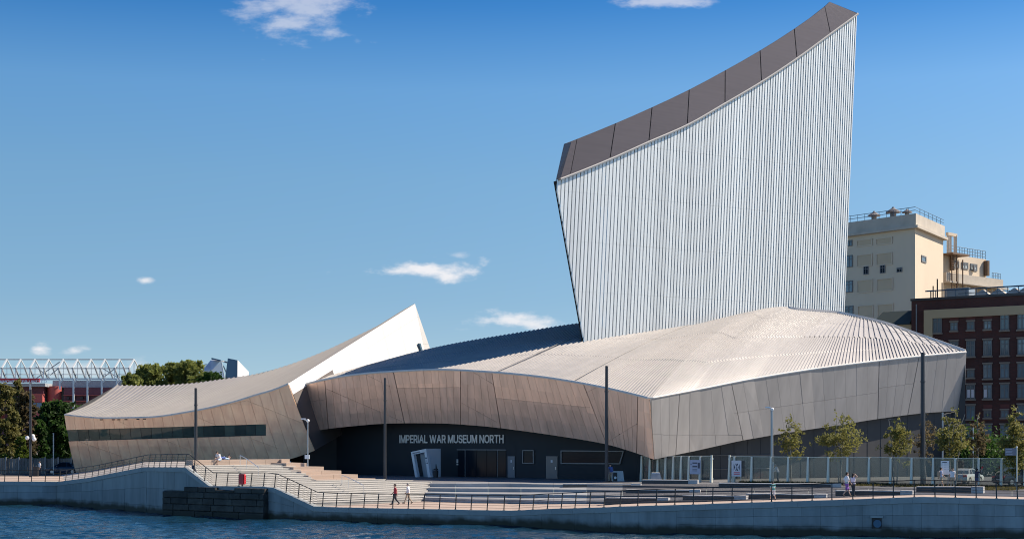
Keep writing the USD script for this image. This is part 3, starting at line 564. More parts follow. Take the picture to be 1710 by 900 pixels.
def clad(parent, wall, jts, counts, matf, extra_cuts=(), holes=None, joint=.55, seam=.13, fold=None, proud=.07):
    """Strips of cladding between big open joints. jts: (x at the top, x at the bottom); counts: strips between two joints; extra_cuts: further joints as pixel lines."""
    cuts = unary_union([LineString(c).buffer(.16, cap_style=2) for c in extra_cuts]) if extra_cuts else None
    fold_line = unary_union([LineString([(x, float(wall.yT(x)) + q * (float(wall.yB(x)) - float(wall.yT(x)))) for x in np.linspace(wall.x0 - 5, wall.x1 + 30, 90)]).buffer(.004) for q in fold]) if fold else None
    for i in range(len(jts) - 1):
        (t0, b0), (t1, b1), n = jts[i], jts[i + 1], counts[i]
        for k in range(n):
            e0, e1 = (joint if k == 0 else seam), (joint if k == n - 1 else seam)
            l, r = (t0 + (t1 - t0) * k / n, b0 + (b1 - b0) * k / n), (t0 + (t1 - t0) * (k + 1) / n, b0 + (b1 - b0) * (k + 1) / n)
            if i == 0 and k == 0: e0 = .02
            if i == len(jts) - 2 and k == n - 1: e1 = .02
            def edge(pr, e, s):
                # the seam is straight between the top and bottom edges of the wall
                ya, yb = float(wall.yT(pr[0])), float(wall.yB(pr[1])); return (pr[0] + e * s, ya), (pr[1] + e * s, yb)
            a0, a1 = edge(l, e0, 1); c0, c1 = edge(r, e1, -1)
            tops = [(x, float(wall.yT(x)) + .25) for x in np.linspace(a0[0], c0[0], 3)]; bots = [(x, float(wall.yB(x)) - .2) for x in np.linspace(c1[0], a1[0], 3)]
            P = Polygon(tops + bots).buffer(0)
            if holes is not None: P = P.difference(holes)
            if cuts is not None: P = P.difference(cuts)
            if fold is not None: P = P.difference(fold_line)
            for g in getattr(P, 'geoms', [P]):
                if g.geom_type != 'Polygon' or g.area < 1.5: continue
                g = g.simplify(.02); cy = g.centroid.y; v = (cy - float(wall.yT(g.centroid.x))) / (float(wall.yB(g.centroid.x)) - float(wall.yT(g.centroid.x)))
                o = proud + .02 * rng.random()
                part(parent, 'cladding_panel', MB().slab(g, lambda x, y: wall.at(x, y, o), lambda x, y: wall.at(x, y, -.02)).out, matf(v, i))

def backing(wall, xs, off=-.06, ny=6):
    return MB().grid([[wall.at(x, float(wall.yT(x)) + (float(wall.yB(x)) - float(wall.yT(x))) * t, off) for t in np.linspace(0, 1, ny)] for x in xs]).out
lback = part(mus, 'hall_left_wall', backing(lw, np.linspace(502, 1088, 50)), 'joint_dark')
rback = part(mus, 'hall_right_wall', backing(rw, np.linspace(1086, 1612.5, 40)), 'joint_dark')
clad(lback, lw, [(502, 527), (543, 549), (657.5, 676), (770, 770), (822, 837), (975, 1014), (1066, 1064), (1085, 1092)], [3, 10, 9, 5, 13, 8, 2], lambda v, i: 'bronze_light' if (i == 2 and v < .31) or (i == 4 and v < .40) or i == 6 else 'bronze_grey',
     [[(501, 672), (545, 666.5)], [(544, 648), (672, 703)], [(605, 622), (652, 645)], [(662, 647.5), (770, 646.5)], [(770, 671), (830, 704)], [(786, 618), (826, 642)], [(829, 664), (986, 680)], [(980, 655), (1000, 645)], [(1014, 738), (1066, 706)]], seam=.16, fold=(.25, .5, .75))
clad(rback, rw, [(1085, 1092), (1134, 1127.5), (1220.6, 1240), (1467.5, 1465), (1534, 1515), (1613, 1610)], [3, 5, 13, 4, 5], lambda v, i: 'steel_grey',
     [[(1085, 724), (1130, 727)], [(1131, 727), (1238, 726)], [(1225, 690), (1465, 655)], [(1466, 648), (1525, 640)]], seam=.11)

# soffits and the dark recessed walls under the hall
ENT = Face((4.2, 158), (-11.3, 8.6)); 
ex = lambda x: ENT.t(x)
rec = lambda x: float(np.interp(x, [1088, 1240, 1400, 1500, 1595], [5.0, 2.3, 1.15, .75, .3])); rwb = lambda x: rw.at(x, float(rw.yB(x)))[:2] + np.array([0, rec(x)]); RC0 = rwb(1092); RWL = Face(RC0, rwb(1180) - RC0, (1, -1))
nav = MB()
e_l, e_r = ENT.t(505), (np.array([12.9, 151.38]) - ENT.p0) @ ENT.u
nav.add([ENT.sz(e_l, 1.5), ENT.sz(e_r, 1.5), ENT.sz(e_r, 9.6), ENT.sz(e_l, 9.6)], [[0, 1, 2, 3]]); nav.add([ENT.sz(e_r, 1.5), [*RC0, 1.5], [*RC0, 9.6], ENT.sz(e_r, 9.6)], [[0, 1, 2, 3]])
navp = part(mus, 'entrance_wall', nav.out, 'navy_wall')
RXS = np.concatenate([np.arange(1092, 1590, 12), [1590]]); nav2 = MB(); nav2.grid([[(*rwb(x), 1.5), (*rwb(x), rw.at(x, float(rw.yB(x)))[2] + .4)] for x in RXS]); q = rwb(1590); nav2.grid([[(*q, 1.5), (*q, 11)], [(*(q + (1.0, 14)), 1.5), (*(q + (1.0, 14)), 11)]])
lowp = part(mus, 'recessed_wall', nav2.out, 'recess_grey')
for x in np.arange(1100, 1588, 22.0):   # upright ribs of the recessed wall
    p = rwb(x); part(lowp, 'rib', MB().bar((p[0], p[1] - .01, 2.4), (p[0], p[1] - .01, rw.at(x, float(rw.yB(x)))[2] + .2), .04, .03).out, 'recess_grey')
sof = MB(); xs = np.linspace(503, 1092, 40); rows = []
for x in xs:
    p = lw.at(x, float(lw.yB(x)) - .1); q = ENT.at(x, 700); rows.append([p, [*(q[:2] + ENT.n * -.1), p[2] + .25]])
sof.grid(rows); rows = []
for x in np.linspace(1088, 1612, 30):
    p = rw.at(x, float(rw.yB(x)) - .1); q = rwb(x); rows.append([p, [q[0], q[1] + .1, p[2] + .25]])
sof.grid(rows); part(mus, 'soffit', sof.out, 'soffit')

# roof of the main hall: seams run from the eaves back to the ridge
SEAM = [(503, 504, 642.3, 173, 506, 641, 175), (545, 575, 623.0, 174.5, 605, 612.5, 179), (640, 690, 598.5, 174, 740, 578, 183), (735, 815, 584.5, 172.5, 880, 553.5, 187), (790, 885, 576.5, 170.5, 965, 540.5, 190), (850, 975, 570, 168, 1040, 534, 190),
        (957, 1154, 542.5, 176, 1215, 524, 188), (1085, 1270, 522.5, 0, 1302, 513.5, 186), (1150, 1245, 572, 0, 1318, 515, 175.6), (1300, 1360, 564, 0, 1400, 524, 174.5), (1400, 1414, 564, 0, 1426, 529, 173.5), (1500, 1490, 568, 0, 1474, 540, 172.3), (1560, 1549, 577, 0, 1532, 559.5, 171), (1612.9, 1612.5, 588, 168, 1612.2, 588, 168.1)]
def eave(x):
    if x <= 1085: return W(x, float(lw.yT(x)), 1 / float(lw.iT(x)))
    return W(x, float(rw.yT(x)), 1 / float(rw.iT(x)))
KX = np.array([s[0] for s in SEAM]); mids, backs = [], []
for s in SEAM:
    F, R = eave(s[0]), W(s[4], s[5], s[6])
    if s[3]: mids.append(W(s[1], s[2], s[3]))
    else: mids.append((F + R) / 2 + np.array([0, 0, .045 * np.linalg.norm(R - F)]))
    backs.append(R)
mI, bI = PchipInterpolator(KX, np.array(mids)), PchipInterpolator(KX, np.array(backs))
def roof(x, v, off=0.0):
    F, Mi, R = eave(x), mI(x), bI(x); a = np.linalg.norm(Mi - F); c = a / (a + np.linalg.norm(R - Mi) + 1e-9); c = min(max(c, .25), .8)
    p = F * (v - c) * (v - 1) / c + Mi * v * (v - 1) / (c * (c - 1)) + R * v * (v - c) / (1 - c); p[2] += off; return p
deck = MB().grid([[roof(x, v, -.22) for v in np.linspace(0, 1, 14)] for x in np.linspace(503, 1612.8, 70)]).out
deckp = part(mus, 'hall_roof', deck, 'joint_dark')
JV = [.22, .45, .72]
def roofstrip(x0, x1, v0, v1, nv):
    mb = MB(); vs = np.unique(np.concatenate([np.linspace(v0, v1, nv)] + [[j - .0015, j + .0015] for j in JV if v0 + .01 < j < v1 - .01])); rows = []
    wd = np.linalg.norm(roof(x1, (v0 + v1) / 2) - roof(x0, (v0 + v1) / 2)); fr = min(.34, .13 / max(wd, .05)); h = .11
    for v in vs:
        o = -.045 * sum(v < j for j in JV); a, b = roof(x0, v, o), roof(x1, v, o); u = np.array([0, 0, h])
        rows.append([a, a + u, a + (b - a) * fr + u, a + (b - a) * fr, b])
    mb.grid(rows); return mb.out
x = 503.0; edges = [x]
while x < 1612:
    x += 4.6 if x < 1085 else 5.9
    edges.append(min(x, 1612.8))
for a, b in zip(edges[:-1], edges[1:]):
    part(deckp, 'roof_strip', roofstrip(a, b, 0, 1.0 if a < 1290 else .45, 16 if a < 1290 else 8), 'roof_metal')
xs = np.arange(edges[next(i for i, e in enumerate(edges) if e >= 1290)], 1612, 12.5)
for a in xs: part(deckp, 'roof_strip', roofstrip(a, min(a + 12.5, 1612.8), .4515, 1.0, 9), 'roof_metal')
# two long gutters across the roof, edge trims
for x0 in (827, 957):
    part(deckp, 'roof_gutter', MB().grid([[roof(x0, v, .13), roof(x0 + 1.6, v, .13)] for v in np.linspace(0, 1, 20)]).out, 'cornice')
part(mus, 'roof_edge_trim', MB().tube([eave(x) + (0, -.08, .02) for x in np.linspace(503, 1612.5, 120)], .13, 6).out, 'trim_metal')
part(mus, 'roof_edge_trim', MB().tube([roof(x, 1.0, .08) for x in np.linspace(1152, 1612.5, 60)], .26, 6).out, 'trim_metal')
rear = MB(); rear.grid([[roof(x, 1, -.1), [*roof(x, 1)[:2], PZ]] for x in np.linspace(503, 1612.8, 60)]); e = eave(1612.9); b = rw.at(1611, 685); rear.add([e, b, [b[0] + .4, b[1] + 6, b[2]], [e[0] + .3, e[1] + 6, e[2]]], [[0, 1, 2, 3]])
part(mus, 'rear_wall', rear.out, 'recess_grey')
# left end of the hall, turned back towards the low wing
le = MB(); A, Bq = lw.at(503, 643.6), lw.at(527, 718.8); le.add([A, Bq, Bq + (-3.4, 8, .4), A + (-2.6, 8, -.8)], [[0, 1, 2, 3]]); part(mus, 'hall_end_wall', le.out, 'bronze_grey')

# lettering, doors and windows of the entrance wall
def onface(face, parent, name, mt, x0, y0, x1, y1, o0, o1, label=None):
    mb = MB(); face.quad(mb, x0, y0, x1, y1, o0, o1); return part(parent, name, mb.out, mt, label)
t0, t1 = ENT.t(667.8), ENT.t(842.0); zb, zt = 6.30, 7.23
cur, LET = 0.0, []
for ch in 'IMPERIAL WAR MUSEUM NORTH':
    if ch == ' ': cur += .36; continue
    if ch == 'I': vv, ff = arr(trimesh.creation.box((.17, 1, 1))); vv = vv + (.085, .5, .5)
    else:
        tm = meshkit.text_mesh(ch, 1.0, 1.0, bold=True); vv, ff = np.array(tm.vertices), np.array(tm.faces); vv[:, 0] -= vv[:, 0].min(); vv[:, 1] = (vv[:, 1] - vv[:, 1].min()) / np.ptp(vv[:, 1]); vv[:, 2] = vv[:, 2] > .5
    LET.append((vv + (cur, 0, 0), ff)); cur += vv[:, 0].max() + .085
cur -= .085
for vv, ff in LET: part(navp, 'letter', (np.array([ENT.sz(t0 + (t1 - t0) * a_ / cur, zb + (zt - zb) * b_, .02 + .10 * c_) for a_, b_, c_ in vv]), ff), 'letter_grey')
for x0, x1 in ((765, 777), (778, 796), (797, 813), (814, 829), (830, 845)): onface(ENT, navp, 'glass_door', 'dark_glass', x0, 751.5, x1, 795.5, .02, .05)
for x in (777.2, 831): onface(ENT, navp, 'door_frame', 'frame_grey', x, 751, x + .7, 796, .02, .10)
onface(ENT, navp, 'door_header', 'frame_grey', 764, 750, 846, 751.2, .02, .12)
for x0, y0, x1, y1, mt in ((848.5, 761.3, 860.3, 797, 'door_grey'), (912.5, 761.3, 931.5, 798.8, 'door_brown')):
    d = onface(ENT, navp, 'door', mt, x0, y0, x1, y1, .02, .08)
    onface(ENT, d, 'notice', 'poster_white', x0 + (x1 - x0) * .42, 767.5, x0 + (x1 - x0) * .58, 772, .081, .09)
    onface(ENT, d, 'handle', 'steel_rail', x0 + (x1 - x0) * .85, 779, x0 + (x1 - x0) * .9, 784, .081, .14)
onface(ENT, navp, 'wall_notice', 'letter_grey', 762.8, 766.2, 765.6, 772.3, .02, .05); onface(ENT, navp, 'wall_notice', 'letter_grey', 762.8, 773.6, 765.6, 776, .02, .05)
def pframe(parent, name, quad, w, face, mt, gmt):
    P = Polygon(quad); mb = MB().slab(P.difference(P.buffer(-w, join_style=2)), lambda x, y: face.at(x, y, .14), lambda x, y: face.at(x, y, .01)); fr = part(parent, name, mb.out, mt)
    part(fr, 'pane', MB().slab(P.buffer(-w * .9, join_style=2), lambda x, y: face.at(x, y, .04), lambda x, y: face.at(x, y, .012)).out, gmt)
pframe(navp, 'window', [(873.4, 751), (892.4, 751), (892.6, 773.6), (873.2, 773.6)], 1.4, ENT, 'frame_grey', 'dark_glass')
pframe(navp, 'window', [(937.3, 751.5), (1043, 752.5), (1036.5, 774.6), (937.3, 774)], 1.6, ENT, 'frame_grey', 'dark_glass')
for z0_, z1_ in ((5.0, 5.06), (3.55, 3.61)): part(lowp, 'wall_strip', MB().tube([(*(rwb(x) - (0, .05)), z1_) for x in range(1130, 1310, 12)], .04, 4).out, 'frame_grey')

# leaning pale portal beside the doors
pod = thing('entrance_portal', 'pale blue white leaning portal standing in front of the dark entrance wall', 'portal', (*XY(703, 164), PZ))
PF = Face(XY(686, 165.2), (XY(718, 162.6) - XY(686, 165.2))); outer = Polygon([(686, 754.2), (711.3, 748.8), (718.8, 796.3), (693.3, 796.3)]); inner = Polygon([(690.4, 758.6), (708.6, 754.6), (714.6, 797), (697.2, 797)])
pf = part(pod, 'portal_frame', MB().slab(outer.difference(inner), lambda x, y: PF.at(x, y, 0), lambda x, y: PF.at(x, y, -.35)).out, 'pod_white')
SF = Face(XY(711, 163.0), (XY(736, 164.4) - XY(711, 163.0))); part(pod, 'side_wall', MB().slab(Polygon([(711.4, 748.9), (736, 748.7), (736, 796), (718.9, 796.3)]), lambda x, y: SF.at(x, y, 0), lambda x, y: SF.at(x, y, -.25)).out, 'pod_white')
part(pod, 'inner_wall', MB().slab(Polygon([(690.6, 757.5), (703, 755.5), (706, 796), (697, 796.5)]), lambda x, y: PF.at(x, y, -.9), lambda x, y: PF.at(x, y, -1.0)).out, 'pod_inside')
part(pod, 'inner_wall', MB().slab(Polygon([(703, 755.5), (709.5, 753.5), (715, 796), (706, 796)]), lambda x, y: PF.at(x, y, -1.3), lambda x, y: PF.at(x, y, -1.4)).out, 'black')
for x, y, s in ((711.6, 764.5, 1.1), (712.7, 769, .6), (713.4, 772.8, 1.0)): part(pf, 'emblem_mark', MB().slab(sbox(x - s, y - s * 1.1, x + s, y + s * 1.1), lambda a, b: PF.at(a, b, .02), lambda a, b: PF.at(a, b, .002)).out, 'sign_ink')
part(pf, 'nameplate', MB().slab(Polygon([(689, 755.6), (701, 753.2), (701.3, 754.8), (689.3, 757.2)]), lambda a, b: PF.at(a, b, .02), lambda a, b: PF.at(a, b, .002)).out, 'sign_grey')
bn = thing('litter_bin', 'slim black litter bin against the side of the pale portal', 'bin', (*XY(727.7, 162.9), PZ)); c = np.array([*XY(727.7, 162.9), PZ])
part(bn, 'body', MB().lathe([(0, 0), (.26, 0), (.28, .75), (.0, .75)], c, 14).out, 'black'); part(bn, 'lid', MB().lathe([(.28, .8), (.24, .95), (.0, 1.02)], c, 14).out, 'black')

# ------------------------------------------------------------------ tower
TW = Face((XY(975, 168.0)), (1.75, 1.0)); 
CB = np.array([(928, 302), (1012, 268.7), (1081, 238), (1145, 210), (1208, 174), (1269, 138), (1328, 99), (1384, 58), (1431, 24)], float); CT = np.array([(935, 243), (956, 235), (1020, 209), (1081, 182.3), (1143, 153), (1203, 121), (1261, 88), (1318, 52), (1369, 14.5), (1377, 7)], float)
cb, ct = PchipInterpolator(CB[:, 0], CB[:, 1]), PchipInterpolator(CT[:, 0], CT[:, 1])
def tsz(px, py): p = TW.at(px, py); return ((p[:2] - TW.p0) @ TW.u, p[2])
outline = Polygon([tsz(x, float(cb(x))) for x in np.linspace(928, 1431, 40)] + [tsz(1410, 527), tsz(1404, 660), tsz(997, 690), tsz(975.6, 571)])
tb = part(mus, 'tower', MB().slab(outline.buffer(-.04), lambda s, z: TW.sz(s, z, -.55), lambda s, z: TW.sz(s, z, -.55) + np.array([2.6, 26.0, 0.0])).out, 'tower_dark')
pitch, sw = .43, .305; smin, smax = outline.bounds[0], outline.bounds[2]
zj = [TW.zof(930, 318) , TW.zof(930, 398.5), TW.zof(930, 479.5)]
dens = [20, 24, 29, 34, 38.5, 43, 47.5, 52]   # levels of the faint level joints
k0 = (tsz(1431, 24)[0] - tsz(1410, 527)[0]) / (tsz(1431, 24)[1] - tsz(1410, 527)[1])
i = 0; s = smin - 4
while s < smax + 3:
    fr_ = min(max((s - smin) / (smax - smin), 0), 1); pitch = .505 - .15 * fr_; sw = pitch * (.775 + .055 * fr_); blade = .03 + .17 * fr_
    strip = Polygon([(s + k0 * (z - 22), z) for z in (8, 66)] + [(s + sw + k0 * (z - 22), z) for z in (66, 8)]).intersection(outline)
    if strip.area > .3:
        for zz in (23.6, 29.3, 34.9, 41.0, 47.5, 54): strip = strip.difference(sbox(-60, zz - .005, 80, zz + .005))
        part(tb, 'slat', MB().slab(strip, lambda a, z: TW.sz(a, z, -blade * (a - s - k0 * (z - 22))), lambda a, z: TW.sz(a, z, -.22)).out, 'slat_metal')
    s += pitch; i += 1
# glossy strips standing in for sky seen through gaps on the tower's left
for xa, xb, ya, yb in ((1006, 1012, 262, 310), (1003, 1009, 345, 430), (1010, 1016, 345, 470), (1001, 1007, 400, 545), (1008, 1013, 430, 548)):
    part(tb, 'slit_window', MB().slab(Polygon([tsz(xa + .0, yb), tsz(xb, yb), tsz(xb, ya), tsz(xa, ya)]), lambda a, z: TW.sz(a, z, -.10), lambda a, z: TW.sz(a, z, -.16)).out, 'slat_sky_pane')
# cap: panels leaning outwards over the slats
tj, bj = [935.5, 956, 1020, 1081, 1143, 1203, 1261, 1318, 1369, 1377], [929.5, 949.5, 1016, 1081, 1145, 1208, 1269, 1328, 1384, 1430]
def capt(x, off=0): p = TW.at(x, float(ct(x)), .95 + off); return p
def capb(x, off=0): p = TW.at(x, float(cb(x)) - .6, .32 + off); return p
def tilt(xt, xb, k, off): return capt(xt, off) * (1 - k) + capb(xb, off) * k
capm = MB().grid([[capt(a * (1 - t) + b * t, -.14), capb(c * (1 - t) + d * t, -.14)] for a, b, c, d in zip(tj[:-1], tj[1:], bj[:-1], bj[1:]) for t in (0, .5, 1)]); capbase = part(mus, 'tower_cap', capm.out, 'joint_dark')
for a, b, c, d in zip(tj[:-1], tj[1:], bj[:-1], bj[1:]):
    mb = MB(); g = .9 / 14; P, Q = [], []
    for t in np.linspace(0, 1, 5):
        t_ = .012 + t * .976; xt, xb = a + (b - a) * t_, c + (d - c) * t_
        P.append([capt(xt), capb(xb)]); Q.append([capt(xt, -.12), capb(xb, -.12)])
    mb.grid(P); mb.grid([[q[1], q[0]] for q in Q]); mb.grid([[p[0], q[0]] for p, q in zip(P, Q)]); mb.grid([[q[1], p[1]] for p, q in zip(P, Q)]); mb.grid([P[0], Q[0]]); mb.grid([Q[-1], P[-1]])
    part(capbase, 'cap_panel', mb.out, 'tower_cap')
part(mus, 'tower_trim', MB().tube([TW.at(x, float(cb(x)), .22) for x in np.linspace(934, 1430.5, 60)], .17, 6).out, 'trim_metal')
part(mus, 'tower_trim', MB().tube([TW.at(1431 + (1410 - 1431) * t, 24 + 503 * t, -.10) for t in (0, 1)], .08, 6).out, 'white_metal')
# roof slab and end walls behind the cap
BV = np.array([2.5, 26.0, -1.0]); bk = MB(); bk.grid([[capt(a), capt(a) + BV] for a in np.linspace(935.5, 1377, 30)]); bk.grid([[capt(1377), capb(1430)], [capt(1377) + BV, capb(1430) + BV]]); bk.grid([[capt(935.5), capb(929.5)], [capt(935.5) + BV, capb(929.5) + BV]])
part(mus, 'tower_roof', bk.out, 'tower_dark')
lt = MB(); lt.grid([[TW.at(938.6, 242.5, 2.0), TW.at(932.6, 298, .5)], [TW.at(934, 243.5, 1.0), TW.at(927.3, 302.0, .1)]]); part(mus, 'tower_cap_end', lt.out, 'tower_cap')

# ------------------------------------------------------------------ low wing (left)
ST = [(108, 692.5, 178), (140, 696, 177), (174, 698.3, 176), (245, 697, 174), (320, 687, 172), (391, 671, 170), (430, 659, 169), (453, 652.5, 168.6), (482, 641, 168)]
SB = [(108, 797), (127, 794), (300, 788), (400, 779), (475, 768), (526, 751.5)]
class Wing(Wall):
    """As Wall, but seams fan: u runs 0..1 along both edges."""
    pass
sT = np.array(ST, float); sB = np.array([(128, 792, 180.5), (220, 790, 178.6), (300, 787, 176.6), (400, 778, 173.8), (475, 768, 171.4), (526, 751.5, 170.2)], float)
uT = (sT[:, 0] - 108) / 374; uB = (sB[:, 0] - 128) / 398
pT, pB = PchipInterpolator(uT, np.array([W(*r) for r in sT])), PchipInterpolator(uB, np.array([W(*r) for r in sB]))
yTp, yBp = PchipInterpolator(uT, sT[:, :2]), PchipInterpolator(uB, sB[:, :2])
def wing_uv(px, py):
    u = np.clip((px - 118) / 385, 0, 1); v = .5
    for _ in range(12):
        a, b = yTp(u), yBp(u); v = (py - a[1]) / (b[1] - a[1]); xe = a[0] + (b[0] - a[0]) * v; du = (px - xe) / 386; u = u + du
        if abs(du) < 1e-6: break
    return u, v
def wing(px, py, off=0.0):
    u, v = wing_uv(px, py); S = lambda u, v: pT(u) * (1 - v) + pB(u) * v + np.array([0, -.5 * math.sin(math.pi * min(max(v, 0), 1)), 0])
    p = S(u, v)
    if off: n = np.cross(S(u + .01, v) - S(u - .01, v), S(u, v + .02) - S(u, v - .02)); n /= np.linalg.norm(n); p = p + off * (n if n[1] < 0 else -n)
    return p
wb = MB().grid([[pT(u) * (1 - v) + pB(u) * v + np.array([0, -.5 * math.sin(math.pi * v) + .1, 0]) for v in np.linspace(0, 1, 9)] for u in np.linspace(0, 1, 40)])
wbp = part(mus, 'low_wing_wall', wb.out, 'joint_dark')
win = Polygon([(112.6, 717.2), (445.5, 707.3), (445.5, 726.3), (116.5, 736)])
cuts = unary_union([LineString(c).buffer(.15, cap_style=2) for c in ([(315, 690), (362, 709)], [(192, 699), (217, 711)], [(134, 736), (205, 761)], [(272, 732), (330, 755)], [(412, 668), (510, 707)], [(416, 729), (466, 748)], [(340, 684), (412, 668.5)])])
NP = 23
for k in range(NP):
    u0, u1 = k / NP + .0003, (k + 1) / NP - .0003; lean = -.012
    a = [yTp(np.clip(u - 0, 0, 1)) for u in np.linspace(u0, u1, 3)]; b = [yBp(np.clip(u + lean * (0 < k < NP - 1), 0, 1)) for u in np.linspace(u1, u0, 3)]
    if k == 0: b[-1] = yBp(0.0003); b[0] = yBp(u1 + lean)
    if k == NP - 1: b[0] = yBp(u1); b[-1] = yBp(u0 + lean)
    P = Polygon([(p[0], p[1] + .15) for p in a] + [tuple(p) for p in b]).buffer(-.07).difference(win).difference(cuts)
    # split the tall strips so that they follow the belly of the wall
    for cut in ((600, 676), (676, 700), (700, 722), (722, 744), (744, 766), (766, 830)):
        Q = P.intersection(sbox(0, cut[0] + .012, 800, cut[1] - .0))
        for g in getattr(Q, 'geoms', [Q]):
            if g.geom_type == 'Polygon' and g.area > 1.5: part(wbp, 'cladding_panel', MB().slab(g.simplify(.02), lambda x, y: wing(x, y, .06), lambda x, y: wing(x, y, -.04)).out, 'bronze')
NW = 19
for k in range(NW):
    f = lambda e, y: (win.exterior.coords[0][0] if False else 0)
    xa0, xa1 = 112.8 + (445.3 - 112.8) * k / NW, 112.8 + (445.3 - 112.8) * (k + 1) / NW; xb0, xb1 = 116.7 + (445.3 - 116.7) * k / NW, 116.7 + (445.3 - 116.7) * (k + 1) / NW
    yt = lambda x: 717.2 + (707.3 - 717.2) * (x - 112.6) / 332.9; yb = lambda x: 736 + (726.3 - 736) * (x - 116.5) / 329
    Q = Polygon([(xa0, yt(xa0)), (xa1, yt(xa1)), (xb1, yb(xb1)), (xb0, yb(xb0))]).buffer(-.38, join_style=2)
    part(wbp, 'window_pane', MB().slab(Q, lambda x, y: wing(x, y, -.05), lambda x, y: wing(x, y, -.09)).out, 'green_glass')
for x in (170, 190, 199, 211, 231, 242): part(wbp, 'vent_slot', MB().slab(sbox(x - 2.4, float(yTp((x - 108) / 374)[1]) + 1.2, x + 2.4, float(yTp((x - 108) / 374)[1]) + 2.7), lambda a, b: wing(a, b, .09), lambda a, b: wing(a, b, .03)).out, 'black')
BK = np.array([(196, 643, 200), (249, 644, 200), (310, 641, 200), (374, 633, 200), (430, 624.5, 200), (480, 610.5, 200), (542, 587, 200), (589, 565, 200), (636, 542, 200), (674.5, 518, 200), (693, 508, 200)], float)
bkp = PchipInterpolator((BK[:, 0] - 196) / 497, np.array([W(*r) for r in BK]))
def wroof(u, v, off=0.0):
    p = pT(u) * (1 - v) + bkp(u) * v; p = p + np.array([0, 0, off - .9 * math.sin(math.pi * v) * (1 - u) * .6]); return p
wr = part(mus, 'low_wing_roof', MB().grid([[wroof(u, v, -.2) for v in np.linspace(0, 1, 10)] for u in np.linspace(0, 1, 40)]).out, 'joint_dark')
NS = 64
for k in range(NS):
    u0, u1 = k / NS, (k + 1) / NS; mb = MB(); rows = []
    for v in np.linspace(0, 1, 10): a, b = wroof(u0, v), wroof(u1, v); up = np.array([0, 0, .12]); rows.append([a, a + up, a + (b - a) * .22 + up, a + (b - a) * .22, b])
    mb.grid(rows); mb.add([rows[-1][0], rows[-1][1], rows[-1][2], rows[-1][3]], [[0, 1, 2, 3]]); part(wr, 'roof_strip', mb.out, 'shard_roof_metal')
part(mus, 'roof_edge_trim', MB().tube([pT(u) + (0, -.05, .03) for u in np.linspace(0, 1, 40)], .11, 6).out, 'trim_metal')
part(mus, 'roof_edge_trim', MB().tube([bkp(u) + (0, 0, -.1) for u in np.linspace(0, .98, 40)], .13, 6).out, 'joint_dark')
# right face of the wing: white sunlit metal, with shade painted into the lower front panels
FB = [W(526, 751.5, 170.2), W(720, 640, 203)]
def side(t, v, off=0.0):
    top = wroof(1.0, t, .08) if t < 1 else wroof(1.0, 1.0, .08); bot = FB[0] * (1 - t) + FB[1] * t
    if t > .985: pass
    p = top * (1 - v) + bot * v; return p + off * np.array([.93, -.36, 0])
sp = part(mus, 'low_wing_side', MB().grid([[side(t, v, -.12) for v in np.linspace(0, 1, 5)] for t in np.linspace(0, 1, 9)] + [[W(693, 508, 200) * (1 - v) + W(738, 640, 205) * v for v in np.linspace(0, 1, 5)]]).out, 'frame_grey')
def sidept(t, v, off):
    """t 0..1 to the roof's peak, then on to the far upright edge."""
    if t <= 1: return side(t, v, off)
    a = side(1, v, off); far = W(693, 508, 200) * (1 - v) + W(738, 640, 205) * v; far = far + off * np.array([.93, -.36, 0]); return a * (2 - t) + far * (t - 1)
ts = [0, .14, .28, .42, .56, .7, .84, 1.0, 2.0]; vs = [0, .165, .5, 1]
for a, b in zip(ts[:-1], ts[1:]):
    for c, d in zip(vs[:-1], vs[1:]):
        e = .0004 if b <= 1 else .0012; P = [[sidept(a + (b - a) * p + e * (1 - 2 * p), c + (d - c) * q + .0007 * (1 - 2 * q), 0) for q in (0, .5, 1)] for p in (0, .5, 1)]
        part(sp, 'side_panel', MB().grid(P).out, 'facet_shaded' if b <= .29 and c > .1 else 'white_metal')
SFc = Face(side(.2, .3)[:2], (12.4, 32), (1, -1))
part(sp, 'slit_window', MB().slab(Polygon([(697.8, 573), (700.2, 573), (704.2, 586), (701.6, 586)]), lambda x, y: SFc.at(x, y, .2), lambda x, y: SFc.at(x, y, .0)).out, 'blue_panel')
wl = MB(); wl.grid([[bkp(u), [*bkp(u)[:2], G]] for u in np.linspace(0, 1, 12)]); wl.add([pT(0), pB(0), [*wroof(0, 1)[:2], G], wroof(0, 1)], [[0, 1, 2, 3]])
part(mus, 'rear_wall', wl.out, 'recess_grey')

# ------------------------------------------------------------------ masts, lamps, fences, signs
def mast(px, ytop, d, w, z, label, mt='pole_dark', name='mast', group=None):
    b = Wz(px, d, z); h = EYE + (HY - ytop) / FPX * d - z; t = thing(name, label, 'mast', b, group)
    part(t, 'shaft', MB().tube([b, b + (0, 0, h * .5), b + (0, 0, h)], [w * .54, w * .5, w * .44], 10).out, mt, smooth=30)
    part(t, 'collar', MB().lathe([(w * .58, h * .78), (w * .58, h * .78 + .12), (w * .45, h * .78 + .13)], b, 10).out, mt); part(t, 'base_plate', MB().lathe([(0, .0), (w * 1.1, .0), (w * 1.1, .05), (0, .05)], b, 12).out, 'rail_dark'); part(t, 'cap', MB().lathe([(w * .46, h), (w * .40, h + .07), (0, h + .09)], b, 10).out, 'black')
    return t
mast(327, 649, 142, .30, ZTOP, 'tall black mast in front of the low museum wing'); mast(643, 632, 148, .27, PZ, 'tall grey brown mast left of the museum name'); mast(1013, 612, 143.8, .34, PZ, 'tall dark mast beside the two people near the museum prow'); mast(1541, 590, 137.6, .42, PZ, 'thickest dark mast in front of the right end of the museum')
